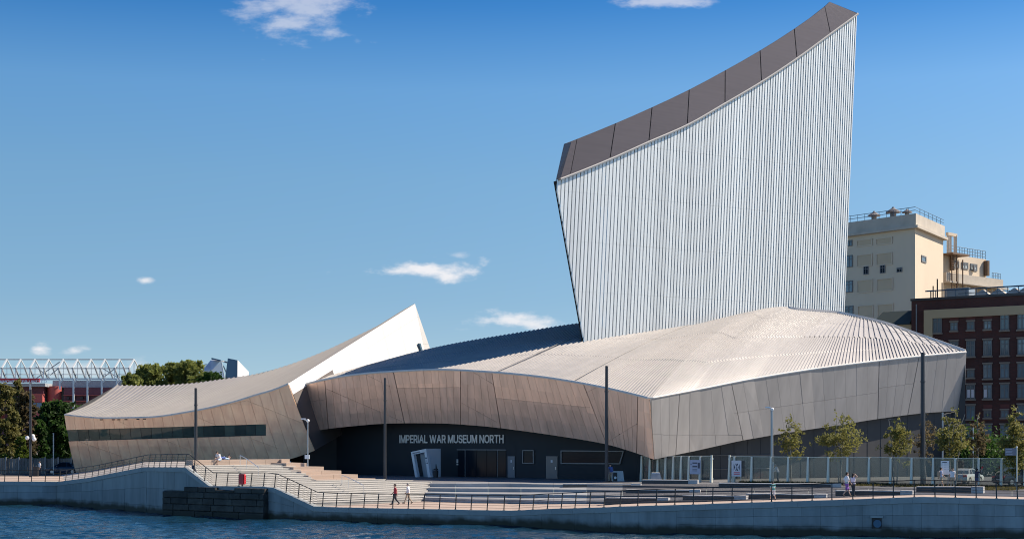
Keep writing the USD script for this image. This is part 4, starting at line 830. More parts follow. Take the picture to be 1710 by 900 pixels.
# camera posts
def camera_post(px, ytop, d, z, label, r, kind):
    b = Wz(px, d, z); h = EYE + (HY - ytop) / FPX * d - z; t = thing('camera_post', label, 'camera post', b)
    part(t, 'shaft', MB().tube([b, b + (0, 0, h)], [r * 1.1, r * .9], 8).out, 'pole_grey', smooth=30)
    top = b + (0, 0, h)
    if kind == 0: part(t, 'cabinet', MB().box(b + (0, -.02, 1.0), (.34, .3, 2.0)).out, 'white_paint')
    else: part(t, 'cabinet', MB().box(b + (-.03, -.15, 1.7), (.5, .2, .42)).out, 'white_paint')
    part(t, 'bracket', MB().bar(top, top + (-.38, -.1, .18), .07).out, 'white_paint')
    c = trimesh.creation.icosphere(2, .17); c.apply_translation(top + (.02, -.05, .05)); hd = part(t, 'camera_dome', c, 'white_paint', smooth=True)
    part(hd, 'sun_shield', MB().box(top + (-.42, -.12, .24), (.5, .2, .12), .2).out, 'white_paint')
camera_post(1289, 684, 142.2, PZ, 'grey post with white security camera and pale cabinet by the glass fence', .13, 0)
camera_post(514, 703, 152, ZTOP - 1.0, 'slim grey post with white security camera beside the seating blocks', .07, 1)
# lamp post with globes, and thin post, at the far left
b = Wz(51, 168, G); t = thing('lamp_post', 'tall dark lamp post with white globe lamps at the far left', 'lamp post', b); h = EYE + (HY - 650) / FPX * 168 - G
part(t, 'shaft', MB().tube([b, b + (0, 0, h)], [.17, .12], 10).out, 'pole_dark', smooth=30); zg = EYE + (HY - 733) / FPX * 168 - G
for dx, dy, dz in ((-.33, -.1, .15), (.45, -.1, .0), (.1, .5, .35)):
    part(t, 'bracket', MB().bar(b + (0, 0, zg - .1), b + (dx, dy, zg + dz - .2), .05).out, 'pole_dark'); c = trimesh.creation.icosphere(2, .24); c.apply_translation(b + (dx, dy, zg + dz)); part(t, 'globe', c, 'lamp_clear', smooth=True)
for px, yt, d, lab in ((89.5, 724, 181, 'thin pale grey post in front of the dark tree at the left'), (1574, 690, 158, 'thin pale post rising behind the white notice board'), (1625, 713, 150, 'thin pale post between the birches at the right')):
    b = Wz(px, d, G); h = EYE + (HY - yt) / FPX * d - G; t = thing('thin_post', lab, 'post', b); part(t, 'shaft', MB().tube([b, b + (0, 0, h)], .085, 8).out, 'pole_grey'); part(t, 'cap', MB().lathe([(.1, h), (.1, h + .08), (0, h + .1)], b, 8).out, 'pole_grey')

# glass fence
def glass_fence(label, pts, posts, tall):
    a, b = XY(*pts[0]), XY(*pts[1]); u = (b - a) / np.linalg.norm(b - a); n_ = np.array([u[1], -u[0]]); F = Face(a, u); t = thing('glass_fence', label, 'fence', (*((a + b) / 2), PZ)); H = 2.55
    ts = [F.t(x) for x in posts]
    for i, s in enumerate(ts):
        p = np.array([*(a + u * s), PZ]); big = i in tall
        part(t, 'post', MB().hexa(*[np.array([[*(p[:2] + u * x + n_ * y), z] for x, y in ((-w, .02), (w, .02), (w, .02 + w2), (-w, .02 + w2))]) for z, w, w2 in ((PZ, .10, .30), (PZ + H + (.12 if big else 0), .085, .10))]).out, 'post_pale')
        if big: part(t, 'hinge', MB().box(p + (0, 0, 2.3), (.34, .14, .12)).out, 'post_pale'); part(t, 'hinge', MB().box(p + (0, 0, .35), (.34, .14, .12)).out, 'post_pale')
    for s0, s1 in zip(ts[:-1], ts[1:]):
        nn = max(1, int(round((s1 - s0) / 2.2)))
        for k in range(nn):
            q0, q1 = s0 + (s1 - s0) * k / nn + .03, s0 + (s1 - s0) * (k + 1) / nn - .03; mb = MB(); F.rect(mb, q0, q1, PZ + .12, PZ + H - .04, -.012, .0); part(t, 'glass_pane', mb.out, 'fence_glass')
    mb = MB(); F.rect(mb, ts[0], ts[-1], PZ + H - .035, PZ + H + .01, -.02, .015); part(t, 'top_rail', mb.out, 'post_pale')
    mb = MB(); F.rect(mb, ts[0], ts[-1], PZ + .04, PZ + .11, -.03, .02); part(t, 'bottom_rail', mb.out, 'frame_grey'); return F, t
FL_, fl = glass_fence('short glass fence with pale posts under the museum prow', ((1072, 147.5), (1190, 143.3)), (1072, 1086, 1099, 1112, 1125, 1138, 1151, 1170, 1189), (8,))
FR_, fr_ = glass_fence('long glass fence with pale posts in front of the right wing and car park', ((1219, 143.3), (1850, 122.5)), (1219, 1227, 1256, 1288, 1317, 1350, 1384, 1416, 1452, 1488, 1523, 1559, 1596, 1635, 1673, 1712, 1752, 1795, 1840), (0,))
# posters
pb = thing('poster', 'bluish notice with blocks of small print hung on the short glass fence', 'poster', (*XY(1164, 144), PZ + 1))
bp = part(pb, 'board', (lambda mb: (FL_.quad(mb, 1154.5, 767.5, 1172.5, 791, .34, .37), mb.out)[1])(MB()), 'poster_blue'); r2 = np.random.default_rng(3)
for y0, x0, x1, h in ((771.5, 1159, 1167, 2.2), (777, 1159, 1167, 2.6), (783, 1159, 1167, .9), (785, 1159, 1167, .9), (772, 1168, 1171.5, 9.5), (773.5, 1156, 1157.5, 2.2)):
    mb = MB(); FL_.quad(mb, x0, y0, x1, y0 + h, .371, .376); part(bp, 'print_block', mb.out, 'poster_ink')
pr = thing('poster', 'white poster with black cross shaped emblem and red lines on the long glass fence', 'poster', (*XY(1233, 142.6), PZ + .5))
bp = part(pr, 'board', (lambda mb: (FR_.quad(mb, 1224.5, 768.5, 1240.8, 795, .34, .37), mb.out)[1])(MB()), 'poster_white')
def fr_poly(poly, mt, nm): part(bp, nm, MB().slab(poly, lambda x, y: FR_.at(x, y, .376), lambda x, y: FR_.at(x, y, .371)).out, mt)
blk = sbox(1228.3, 773.6, 1238.3, 785.6)
for q in ([(1228, 773), (1230.5, 773), (1233.3, 779), (1230.5, 779.4)], [(1238.6, 773), (1236.1, 773), (1233.3, 779), (1236.1, 779.4)], [(1228, 786), (1230.5, 786), (1233.3, 780), (1231, 779)], [(1238.6, 786), (1236.1, 786), (1233.3, 780), (1235.6, 779)], [(1232.6, 773), (1234, 773), (1233.3, 776.5)], [(1232.6, 786), (1234, 786), (1233.3, 782.6)]): blk = blk.difference(Polygon(q).buffer(.0))
fr_poly(blk, 'poster_ink', 'emblem')
for y in (787.4, 790.3):
    for k in range(6): x = 1228.4 + k * 1.68; fr_poly(sbox(x, y, x + 1.3, y + 1.9), 'poster_red', 'print_letter')
for x in (1225.6, 1240): part(pr, 'leg', MB().bar(FR_.at(x, 794, .35), np.array([*FR_.at(x + (1.5 if x > 1230 else 0), 803, .55)[:2], PZ]), .05).out, 'post_pale')
# pale plinth, and grey cabinet beside the two people
for px, d, lab, w0, w1, h, mt in ((1095, 142.2, 'pale trapezoid stone plinth under the museum prow', .62, .38, .92, 'granite_light'), (1031.5, 148.4, 'grey tapering cabinet with black front beside the two people', .62, .5, 1.02, 'pole_grey')):
    b = Wz(px, d, PZ); t = thing('plinth' if px > 1050 else 'ticket_cabinet', lab, 'plinth' if px > 1050 else 'cabinet', b)
    part(t, 'body', MB().hexa(np.array([b + (x * w0, y * w0, 0) for x, y in ((-1, -1), (1, -1), (1, 1), (-1, 1))]), np.array([b + (x * w1, y * w1, h) for x, y in ((-1, -1), (1, -1), (1, 1), (-1, 1))])).out, mt)
    if px < 1050:
        part(t, 'front_panel', MB().box(b + (-.30, -.64, .45), (.40, .06, .85)).out, 'black'); c = trimesh.creation.cylinder(radius=.13, height=.04, sections=16); c.apply_transform(trimesh.transformations.rotation_matrix(math.pi / 2, (1, 0, 0))); c.apply_translation(b + (-.30, -.69, .35)); part(t, 'dial', c, 'white_paint')
    else: part(t, 'cap', MB().box(b + (0, 0, h + .03), (w1 * 2, w1 * 2, .05)).out, 'white_paint')
# notice board on legs, direction sign
b = Wz(1578, 128.6, PZ); t = thing('notice_board', 'white notice board on two legs standing behind the bench at the right', 'notice board', b); s_ = 128.6 / FPX
nb = part(t, 'board', MB().box(b + (0, 0, EYE + (HY - 780.5) * s_ - PZ), (13.4 * s_, .09, 23 * s_)).out, 'white_paint')
r2 = np.random.default_rng(5)
for k in range(12): part(nb, 'print_line', MB().box(b + (-.32 + .32 * (k // 4) , -.05, EYE + (HY - 774 - 1.6 * (k % 4) * 2) * s_ - PZ), (.22, .012, .03)).out, 'pole_grey')
part(nb, 'heading', MB().box(b + (-.05, -.05, EYE + (HY - 771.5) * s_ - PZ), (.42, .012, .07)).out, 'poster_ink')
for x in (-.28, .28): part(t, 'leg', MB().box(b + (x, .03, .55), (.07, .06, 1.1)).out, 'pole_grey')
b = Wz(1698, 119.5, PZ); t = thing('direction_sign', 'grey direction sign on a pale post at the right edge', 'sign', b); s_ = 119.5 / FPX
part(t, 'post', MB().tube([b, b + (0, 0, EYE + (HY - 747) * s_ - PZ)], .055, 8).out, 'post_pale'); c = trimesh.creation.icosphere(1, .08); c.apply_translation(b + (0, 0, EYE + (HY - 746.5) * s_ - PZ)); part(t, 'finial', c, 'white_paint')
sb_ = part(t, 'panel', MB().box(b + (-10.2 * s_, 0, EYE + (HY - 754) * s_ - PZ), (19 * s_, .05, 12.4 * s_)).out, 'sign_grey')
for k in range(4): part(sb_, 'print_line', MB().box(b + (-13.5 * s_ + .04 * (k % 2), -.03, EYE + (HY - 750 - 2.6 * k) * s_ - PZ), (.5, .012, .035)).out, 'lilac_panel')
# timber fence, bin and posts at the far left
F = Face(XY(-260, 188), XY(130, 183) - XY(-260, 188)); t = thing('timber_fence', 'dark weathered board fence with paler posts at the far left', 'fence', (*XY(60, 185), G))
for k in range(80):
    x0 = -260 + k * 4.85; mb = MB(); zt = EYE + (HY - 764) / FPX * 185 - .12 * rng.random(); F.rect(mb, F.t(x0 + .25), F.t(x0 + 4.6), G, zt, -.03, .0); part(t, 'board', mb.out, 'wood_fence')
for k in range(18): x0 = -255 + k * 22; mb = MB(); F.rect(mb, F.t(x0), F.t(x0 + 2.2), G, EYE + (HY - 762.6) / FPX * 185, .01, .14); part(t, 'post', mb.out, 'frame_grey')
b = Wz(60, 172.5, G); t = thing('litter_bin', 'black square litter bin by the walk at the far left', 'bin', b); part(t, 'body', MB().box(b + (0, 0, .5), (.55, .55, 1.0)).out, 'black'); part(t, 'lid', MB().box(b + (0, 0, 1.06), (.62, .62, .1)).out, 'black')

# ------------------------------------------------------------------ buildings behind
def windows(face, parent, rects, mt='window_blue', fmt='window_frame', bars=True, sill=True, off=.02, pale=()):
    for i, (x0, y0, x1, y1) in enumerate(rects):
        t0, t1 = face.t(x0), face.t(x1); xm = (x0 + x1) / 2; z1, z0 = face.zof(xm, y0), face.zof(xm, y1); w = (t1 - t0) * .09
        mb = MB(); P = sbox(t0, z0, t1, z1); I = P.buffer(-w, join_style=2)
        if bars: I = I.difference(unary_union([sbox((t0 + t1) / 2 - w * .4, z0, (t0 + t1) / 2 + w * .4, z1), sbox(t0, z0 + (z1 - z0) * .68 - w * .4, t1, z0 + (z1 - z0) * .68 + w * .4)]))
        mb.slab(P.difference(I), lambda s, z: face.sz(s, z, off + .10), lambda s, z: face.sz(s, z, off)); fr = part(parent, 'window', mb.out, fmt)
        mb = MB(); face.rect(mb, t0 + w * .5, t1 - w * .5, z0 + w * .5, z1 - w * .5, off - .01, off + .03); part(fr, 'pane', mb.out, 'window_pale' if i in pale else mt)
        if sill: mb = MB(); face.rect(mb, t0 - .08, t1 + .08, z0 - .18, z0 - .005, off, off + .22); part(fr, 'sill', mb.out, 'stone_band'); mb = MB(); face.rect(mb, t0 - .08, t1 + .08, z1 + .005, z1 + .22, off, off + .14); part(fr, 'lintel', mb.out, 'stone_band')
# cream flour mill
CM = XY(1528, 235); CF = Face(CM, (-.86, 1), (-1, -1)); CR = Face(CM, (.62, 1), (1, -1)); ztop = EYE + 378 / FPX * 235
mill = thing('mill_building', 'tall cream rendered mill with flat roof and blind windows behind the brick block', 'building', (*CM, G))
def corner(tf, tr): return CM + CF.u * tf + CR.u * tr
tr1 = CR.t(1575); body = MB().prism(Polygon([tuple(corner(0, 0)), tuple(corner(26, 0)), tuple(corner(26, tr1)), tuple(corner(0, tr1))]), G, ztop - 1.9); mw = part(mill, 'wall', body.out, 'cream')
for e, z0, z1, nm in ((.25, ztop - 1.9, ztop - .0, 'parapet'), (.75, ztop - 2.35, ztop - 1.92, 'cornice')):
    part(mill, nm, MB().prism(Polygon([tuple(corner(-e, -e)), tuple(corner(26, -e)), tuple(corner(26, tr1 + e)), tuple(corner(-e, tr1 + e))]), z0, z1).out, 'cornice')
rr = lambda *c: [(1390 + a / 2.903, 330 + b_ / 2.903, 1390 + c_ / 2.903, 330 + d_ / 2.903) for a, b_, c_, d_ in c]
for q in rr((118, 135, 193, 168), (211, 130, 290, 163), (117, 202, 194, 236), (211, 194, 291, 228), (119, 274, 194, 334), (213, 267, 292, 328), (120, 397, 196, 461), (216, 390, 294, 453), (122, 521, 198, 582), (218, 514, 297, 577)):
    P = sbox(CF.t(q[2]), CF.zof((q[0] + q[2]) / 2, q[3]), CF.t(q[0]), CF.zof((q[0] + q[2]) / 2, q[1])); part(mw, 'blind_window', MB().slab(P.difference(P.buffer(-.16, join_style=2)), lambda s, z: CF.sz(s, z, .11), lambda s, z: CF.sz(s, z, -.02)).out, 'cream'); part(mw, 'blind_panel', MB().slab(P.buffer(-.17, join_style=2), lambda s, z: CF.sz(s, z, .03), lambda s, z: CF.sz(s, z, -.02)).out, 'cream_dark')
def mwin(face, rects, **k):
    rects = [(min(a, c), b_, max(a, c), d_) for a, b_, c, d_ in rects]
    if face is CF: rects = [(c, b_, a, d_) for a, b_, c, d_ in rects]
    windows(face, mw, rects, **k)
mwin(CF, rr((152, 333, 176, 373), (232, 327, 257, 367), (313, 339, 339, 362)), sill=False, mt='dark_glass', fmt='frame_grey'); mwin(CF, rr((70, 146, 97, 172), (70, 207, 97, 236), (66, 280, 99, 338), (62, 403, 100, 460), (58, 525, 102, 578), (54, 640, 104, 690)), sill=False)
mwin(CR, rr((430, 282, 453, 315)), sill=False, bars=False)
for px, py, s in ((187, 92, .44), (280, 84, .5), (348, 80, .34)):
    t_ = CF.t(1390 + px / 2.903) ; b = np.array([*(corner(t_, 1.6)), ztop - .1]); part(mill, 'roof_vent', MB().lathe([(.0, 0), (1.0 * s, 0), (1.0 * s, 2.1 * s), (2.4 * s, 2.0 * s), (2.4 * s, 2.3 * s), (.5 * s, 3.5 * s), (.4 * s, 3.9 * s), (0, 3.9 * s)], b, 14).out, 'slate_vent')
rl = MB(); L0 = [corner(26, -.1), corner(-.1, -.1), corner(-.1, tr1)]
for zz in (.55, 1.05): rl.tube([(*p, ztop + zz) for p in L0], .045, 4)
for i in range(24): p = corner(25 - i * 1.4, -.1) if i < 18 else corner(-.1, (i - 17) * 2.4); rl.bar((*p, ztop - .1), (*p, ztop + 1.05), .06)
part(mill, 'roof_railing', rl.out, 'rail_blue')
# hoist frame, lower annexe and its colonnade
anx = thing('mill_annexe', 'cream lower annexe with windows, roof rails and piers right of the tall mill', 'building', (*XY(1620, 262), G))
A0 = XY(1574, 252); AF = Face(A0, (1.15, 1), (1, -1)); dback = -AF.n * 14
zr2 = lambda y, x=1585: AF.zof(x, y)
tA, tB = AF.t(1570), AF.t(1647); body = MB(); AF.rect(body, tA, tB, G, zr2(424, 1584), -14, 0); aw = part(anx, 'wall', body.out, 'cream')
body = MB(); AF.rect(body, tA, AF.t(1665), zr2(472), zr2(457.5), -6, 1.2); part(anx, 'ledge', body.out, 'cornice'); body = MB(); AF.rect(body, tA, AF.t(1663), G, zr2(472) - .02, -6, .1); cw = part(anx, 'lower_wall', body.out, 'cream')
body = MB(); AF.rect(body, tA, AF.t(1669), zr2(474.5), zr2(472) - .03, -6, 1.9); part(anx, 'ledge', body.out, 'cornice')
for x in (1592, 1605, 1620, 1635, 1649, 1661): mb = MB(); AF.rect(mb, AF.t(x), AF.t(x + 1.8), G, zr2(474.5) - .03, .1, .9); part(cw, 'pier', mb.out, 'cream')
sc = lambda *c: [(1520 + a / 6.426, 380 + b_ / 6.426, 1520 + c_ / 6.426, 380 + d_ / 6.426) for a, b_, c_, d_ in c]
windows(AF, aw, sc((443, 360, 521, 435), (547, 374, 619, 448), (643, 390, 715, 466)), mt='window_pale', sill=False)
mb = MB(); q = sc((655, 410, 685, 470))[0]; part(aw, 'open_casement', MB().slab(Polygon([(q[0], q[1]), (q[2], q[3]), (q[0] + 1, q[3])]), lambda x, y: AF.at(x, y, .5), lambda x, y: AF.at(x, y, .2)).out, 'frame_grey')
rl = MB(); zt_ = zr2(424, 1584)
for zz in (.5, 1.0, 1.5): rl.tube([AF.sz(t, zt_ + zz, -.2) for t in (AF.t(1586), tB)], .05, 4)
for k in range(15): t_ = AF.t(1586) + (tB - AF.t(1586)) * k / 14; rl.bar(AF.sz(t_, zt_, -.2), AF.sz(t_, zt_ + 1.5, -.2), .07)
part(anx, 'roof_railing', rl.out, 'rail_blue')
rl = MB(); t0, t1, zl = AF.t(1650), AF.t(1664), zr2(457.5)
for zz in (.6, 1.1): rl.tube([AF.sz(t, zl + zz, .8) for t in (t0, t1)], .05, 4)
for k in range(6): t_ = t0 + (t1 - t0) * k / 5; rl.bar(AF.sz(t_, zl, .8), AF.sz(t_, zl + 1.1, .8), .06)
part(anx, 'ledge_railing', rl.out, 'rail_blue')
for x, y0, y1, w in ((1587, 428, 452, .35), (1644.3, 436, 461, .5)): part(anx, 'drain_pipe', MB().tube([AF.at(x, y1, .4), AF.at(x, y0, .4)], w, 6).out, 'pipe_rust')
hf = MB(); hz0 = zr2(425, 1575)
for x, w in ((1574.5, .35), (1578.8, .3), (1586.7, .45)): hf.bar(AF.at(x, 425, 1.0), AF.at(x, 394 if x > 1580 else 391.5, 1.0), w)
hf.bar(AF.at(1573, 391.5, 1.0), AF.at(1588, 394.5, 1.0), .5); part(anx, 'hoist_frame', hf.out, 'cream')
pl = MB(); AF.rect(pl, AF.t(1572), AF.t(1600), zr2(425.5) - .25, zr2(425.5), .0, 2.2); part(anx, 'hoist_platform', pl.out, 'pipe_rust')
la = MB()
for x in (1575.5, 1583.5): la.bar(AF.at(x, 490, 1.6), AF.at(x, 428, 1.6), .14)
for k in range(20): y = 488 - 3 * k; la.bar(AF.at(1575.5, y, 1.6), AF.at(1583.5, y, 1.6), .07)
for x in (1579, 1587): la.bar(AF.at(x, 490, 2.4), AF.at(x, 436, 2.4), .16)
part(anx, 'ladder', la.out, 'pipe_rust')

# brown brick block
B0 = XY(1522, 215); BF = Face(B0, (1.5, -1), (-1, -1)); zt = EYE + 232 / FPX * 215; tE = BF.t(1790)
brick = thing('brick_building', 'dark brown brick block with pale stone band and rows of tall windows', 'building', (*XY(1620, 210), G))
body = MB(); BF.rect(body, 0, tE, G, zt, -9, 0); bwp = part(brick, 'wall', body.out, 'brick')
body = MB(); BF.rect(body, -.12, tE, zt + .01, zt + .35, -9.1, .15); part(brick, 'coping', body.out, 'granite_dark')
zb1 = BF.zof(1600, 515.5); th = 1.25
P = sbox(BF.t(1544), 6, tE - .5, zb1).difference(sbox(BF.t(1544) + th, 5, tE, zb1 - th)); part(brick, 'stone_band', MB().slab(P, lambda s, z: BF.sz(s, z, .35), lambda s, z: BF.sz(s, z, -.02)).out, 'stone_band')
tcol = [BF.t(x) for x in (1566, 1593.5, 1622, 1650.5, 1678.5, 1707)]; pitch_ = (tcol[-1] - tcol[0]) / 5; wt = .63
ROWS = [(526, 555, 'A'), (566.5, 593, 'B'), (607, 631, 'B'), (641, 665, 'B'), (676, 699, 'C'), (709, 731, 'B')]
zrow = [(BF.zof(1680, a), BF.zof(1680, b_)) for a, b_, _ in ROWS]
zrow = [(BF.zof(1678, 524.5), BF.zof(1678, 551))] + zrow[1:]
for r, (z1, z0) in enumerate(zrow):
    for c in range(8):
        tc_ = tcol[0] + pitch_ * c
        if tc_ > tE - 3 or (r and c == 0 and False): continue
        small = (r == 0 and c in (1, 2, 3)) or (r == 4 and c in (3, 4)) or (r == 1 and c in (0, 1) and False) or (r == 2 and c == 2)
        if r in (0, 1) and c in (1, 2, 3) and small or (r == 4 and c > 2) or (r == 1 and c == 1):
            mb = MB(); BF.rect(mb, tc_ - wt, tc_ + wt, z0 - .2, z1 + .1, .0, .06); part(bwp, 'spandrel_panel', mb.out, 'panel_red')
        if small: zz0, zz1 = z0 + (z1 - z0) * .1, z0 + (z1 - z0) * .62
        else: zz0, zz1 = z0, z1
        ww = wt * (.85 if small else 1.0); mb = MB(); P = sbox(tc_ - ww, zz0, tc_ + ww, zz1); w = .13; I = P.buffer(-w, join_style=2).difference(unary_union([sbox(tc_ - .07, zz0, tc_ + .07, zz1), sbox(tc_ - ww, zz0 + (zz1 - zz0) * .7 - .06, tc_ + ww, zz0 + (zz1 - zz0) * .7 + .06)]))
        fr = part(bwp, 'window', MB().slab(P.difference(I), lambda s, z: BF.sz(s, z, .16), lambda s, z: BF.sz(s, z, .07)).out, 'window_frame'); mb = MB(); BF.rect(mb, tc_ - ww + .05, tc_ + ww - .05, zz0 + .05, zz1 - .05, .065, .10); part(fr, 'pane', mb.out, 'window_blue')
        if (r, c) in ((3, 2), (3, 3)): mb = MB(); BF.rect(mb, tc_ - ww * .8, tc_ + (ww * .8 if c == 2 else -.05), zz0 + .2, zz0 + (zz1 - zz0) * .66, .101, .115); part(fr, 'blind', mb.out, 'poster_white')
        for zz, hh, o, nm in ((zz0 - .24, .22, .34, 'sill'), (zz1 + .02, .2, .24, 'lintel')): mb = MB(); BF.rect(mb, tc_ - ww - .12, tc_ + ww + .12, zz, zz + hh, .07, o); part(fr, nm, mb.out, 'stone_dull')
sgn = MB(); BF.rect(sgn, BF.t(1646), BF.t(1698), BF.zof(1670, 745.5), BF.zof(1670, 732.5), .3, .6); sg = part(brick, 'sign_board', sgn.out, 'sign_blue')
tm = meshkit.text_mesh('BANK 2 IND', 1.0, 1.0, bold=True); v, f = np.array(tm.vertices), np.array(tm.faces); v[:, 0] = (v[:, 0] - v[:, 0].min()) / np.ptp(v[:, 0]); v[:, 1] = np.clip(v[:, 1], 0, 1); v[:, 2] = v[:, 2] > .5
zs0, zs1 = BF.zof(1670, 741.5), BF.zof(1670, 736.3); part(sg, 'lettering', (np.array([BF.sz(BF.t(1649.5) + (BF.t(1692) - BF.t(1649.5)) * a, zs0 + (zs1 - zs0) * b_, .602 + .04 * c_) for a, b_, c_ in v]), f), 'sign_ink')
rl = MB(); zz = zt + 1.6; rl.tube([BF.sz(t_, zt + 1.4, -.6) for t_ in (BF.t(1543), tE)], .10, 5); rl.tube([BF.sz(t_, zt + .8, -.6) for t_ in (BF.t(1598), tE)], .05, 4)
for k in range(14): t_ = BF.t(1560) + (tE - BF.t(1560)) * k / 13; rl.bar(BF.sz(t_, zt, -.6), BF.sz(t_, zt + 1.4, -.6), .09)
part(brick, 'roof_railing', rl.out, 'rail_blue')
for x, hgt in ((1553, 2.2), (1560, 3.2), (1568, 2.6), (1549, 1.6)): part(brick, 'roof_pipe', MB().tube([BF.sz(BF.t(x), zt, -1.5), BF.sz(BF.t(x), zt + hgt, -1.5)], .1, 5).out, 'pipe_rust')
pl = MB(); BF.rect(pl, BF.t(1573), BF.t(1611), zt + .2, zt + 1.75, -5, -2); part(brick, 'roof_plant', pl.out, 'pole_grey')
for x in (1628, 1655, 1682, 1700): t_ = BF.t(x); mb = MB(); mb.hexa(np.array([BF.sz(t_ - 1.6, zt + .3, -3), BF.sz(t_ + 1.6, zt + .3, -3), BF.sz(t_ + 1.6, zt + .3, -6), BF.sz(t_ - 1.6, zt + .3, -6)]), np.array([BF.sz(t_ - .1, zt + 1.5, -3.8), BF.sz(t_ + .1, zt + 1.5, -3.8), BF.sz(t_ + .1, zt + 1.5, -5.2), BF.sz(t_ - .1, zt + 1.5, -5.2)])); part(brick, 'roof_light', mb.out, 'cornice')
part(brick, 'drain_pipe', MB().tube([BF.sz(BF.t(1531), G, .15), BF.sz(BF.t(1531), zt - .5, .15)], .1, 5).out, 'frame_grey')
gr = MB(); BF.rect(gr, -5.5, -.2, G, BF.zof(1522, 541), -6, -.5); part(thing('brick_annexe', 'low green tiled roof annexe between the cream mill and the brick block', 'building', (*XY(1505, 219), G)), 'wall', gr.out, 'cream_dark')
g2 = MB(); z0 = BF.zof(1522, 541) + .01; g2.hexa(np.array([BF.sz(-6.2, z0, .2), BF.sz(-.25, z0, .2), BF.sz(-.25, z0, -6), BF.sz(-6.2, z0, -6)]), np.array([BF.sz(-5.2, z0 + 2.2, -2.6), BF.sz(-.25, z0 + 2.2, -2.6), BF.sz(-.25, z0 + 2.2, -3.4), BF.sz(-5.2, z0 + 2.2, -3.4)])); part('/World/brick_annexe', 'roof', g2.out, 'green_roof')

# stadium far behind the low wing
SD = 620.0; sp_ = lambda px, py, dd=0: W(px, py, SD + dd)
stad = thing('stadium', 'distant red football stadium with white roof trusses', 'stadium', (*XY(60, SD), G))
def sbx(nm, x0, y0, x1, y1, d0, d1, mt, parent=None):
    q = lambda d: np.array([[(x - CX) / FPX * SD, SD + d, EYE + (HY - y) / FPX * SD] for x, y in ((x0, y1), (x1, y1), (x1, y0), (x0, y0))]); return part(parent or stad, nm, MB().hexa(q(d0), q(d1)).out, mt)
ax = [-35.0, -11.7, 11.5, 34.7, 58.5, 81.6, 106, 129.5, 152.3, 175.5, 200, 223.8]
for x in ax:
    mb = MB(); mb.bar(sp_(x, 600), sp_(x - 8.6, 614.5, -8), .55); mb.bar(sp_(x - 8.6, 614.5, -8), sp_(x - 8.6, 632.5, -8), .32); mb.bar(sp_(x, 600), sp_(x + 7, 613, 6), .38); mb.bar(sp_(x, 600), sp_(x, 632, 3), .22)
    fr = part(stad, 'roof_truss', mb.out, 'truss_white'); mb = MB(); mb.bar(sp_(x - 8.6, 614.8, -8), sp_(x - 1.6, 632, -4), .55); part(fr, 'strut', mb.out, 'truss_grey'); part(fr, 'strut', MB().bar(sp_(x + 6, 612, 8), sp_(x + 13.5, 632.5, 14), .6).out, 'truss_grey')
for y, dd, w in ((600, 0, .4), (615, -8, .35), (625, -4, .25)): part(stad, 'roof_chord', MB().tube([sp_(-60, y, dd), sp_(224 - (0 if y == 600 else 8), y, dd)], w * .6, 5).out, 'truss_grey' if y != 625 else 'truss_white')
mb = MB(); mb.bar(sp_(-60, 632.8, -9), sp_(200, 632.8, -9), .8); part(stad, 'roof_beam', mb.out, 'truss_white')
for x, yb in ((50.5, 700), (100, 650), (122.7, 700), (146, 700), (170, 700), (195, 700)): mb = MB(); mb.bar(sp_(x, 632, -9.5), sp_(x, yb, -9.5), .62); mb.bar(sp_(x, 641, -9.5), sp_(x + 6, 633, -9.5), .4); part(stad, 'column', mb.out, 'truss_white')
for x0, x1, y0, y1 in ((60, 84, 612, 632), (84, 100, 626, 613), (170, 200, 614, 632), (170, 196, 632, 612), (60, 100, 632, 604)): part(stad, 'brace', MB().bar(sp_(x0, y0, 4), sp_(x1, y1, 4), .35).out, 'truss_grey')
sbx('stand_roof', 78, 634, 260, 646, 8, 40, 'stadium_roof'); sbx('stand_roof', -60, 640, 78, 645.5, -2, 30, 'stadium_roof')
rd = sbx('red_wall', -60, 645, 70, 760, 2, 40, 'stadium_maroon'); sbx('red_wall', 102, 646, 260, 760, 4, 40, 'stadium_maroon'); sbx('red_wall', -40, 646, 5, 700, -4, 2, 'stadium_red'); sbx('red_wall', 52, 657, 72, 672, -1, 2, 'stadium_red'); sbx('red_wall', 52, 681, 92, 760, -1, 2, 'stadium_red'); sbx('blue_band', 40, 672.5, 95, 681, -1.5, 2.5, 'stadium_blue')
c = sp_(91, 735, 6); part(stad, 'round_tower', MB().lathe([(2.9, G), (2.9, 0 + EYE + (HY - 644) / FPX * SD), (0, EYE + (HY - 644) / FPX * SD)], (c[0], c[1], 0), 24).out, 'stadium_red', smooth=40)
for y in (659, 669): sbx('rail_band', 103, y, 200, y + 1, 2, 4, 'stadium_red')
for x in (108, 118, 131, 140): sbx('opening', x, 662, x + 4, 666, 3, 4.1, 'black')
sg = sbx('sign_board', -32, 633.6, 80, 639.8, -11, -10.2, 'sign_red')
tm = meshkit.text_mesh('MANCHESTER UNITED', 1.0, 1.0, bold=True); v, f = np.array(tm.vertices), np.array(tm.faces); v[:, 0] = (v[:, 0] - v[:, 0].min()) / np.ptp(v[:, 0]); v[:, 1] = np.clip(v[:, 1], 0, 1); v[:, 2] = v[:, 2] > .5
part(sg, 'lettering', (np.array([sp_(-8 + 86 * a, 638.8 - 4.1 * b_, -11.02 - .2 * c_) for a, b_, c_ in v]), f), 'poster_white')
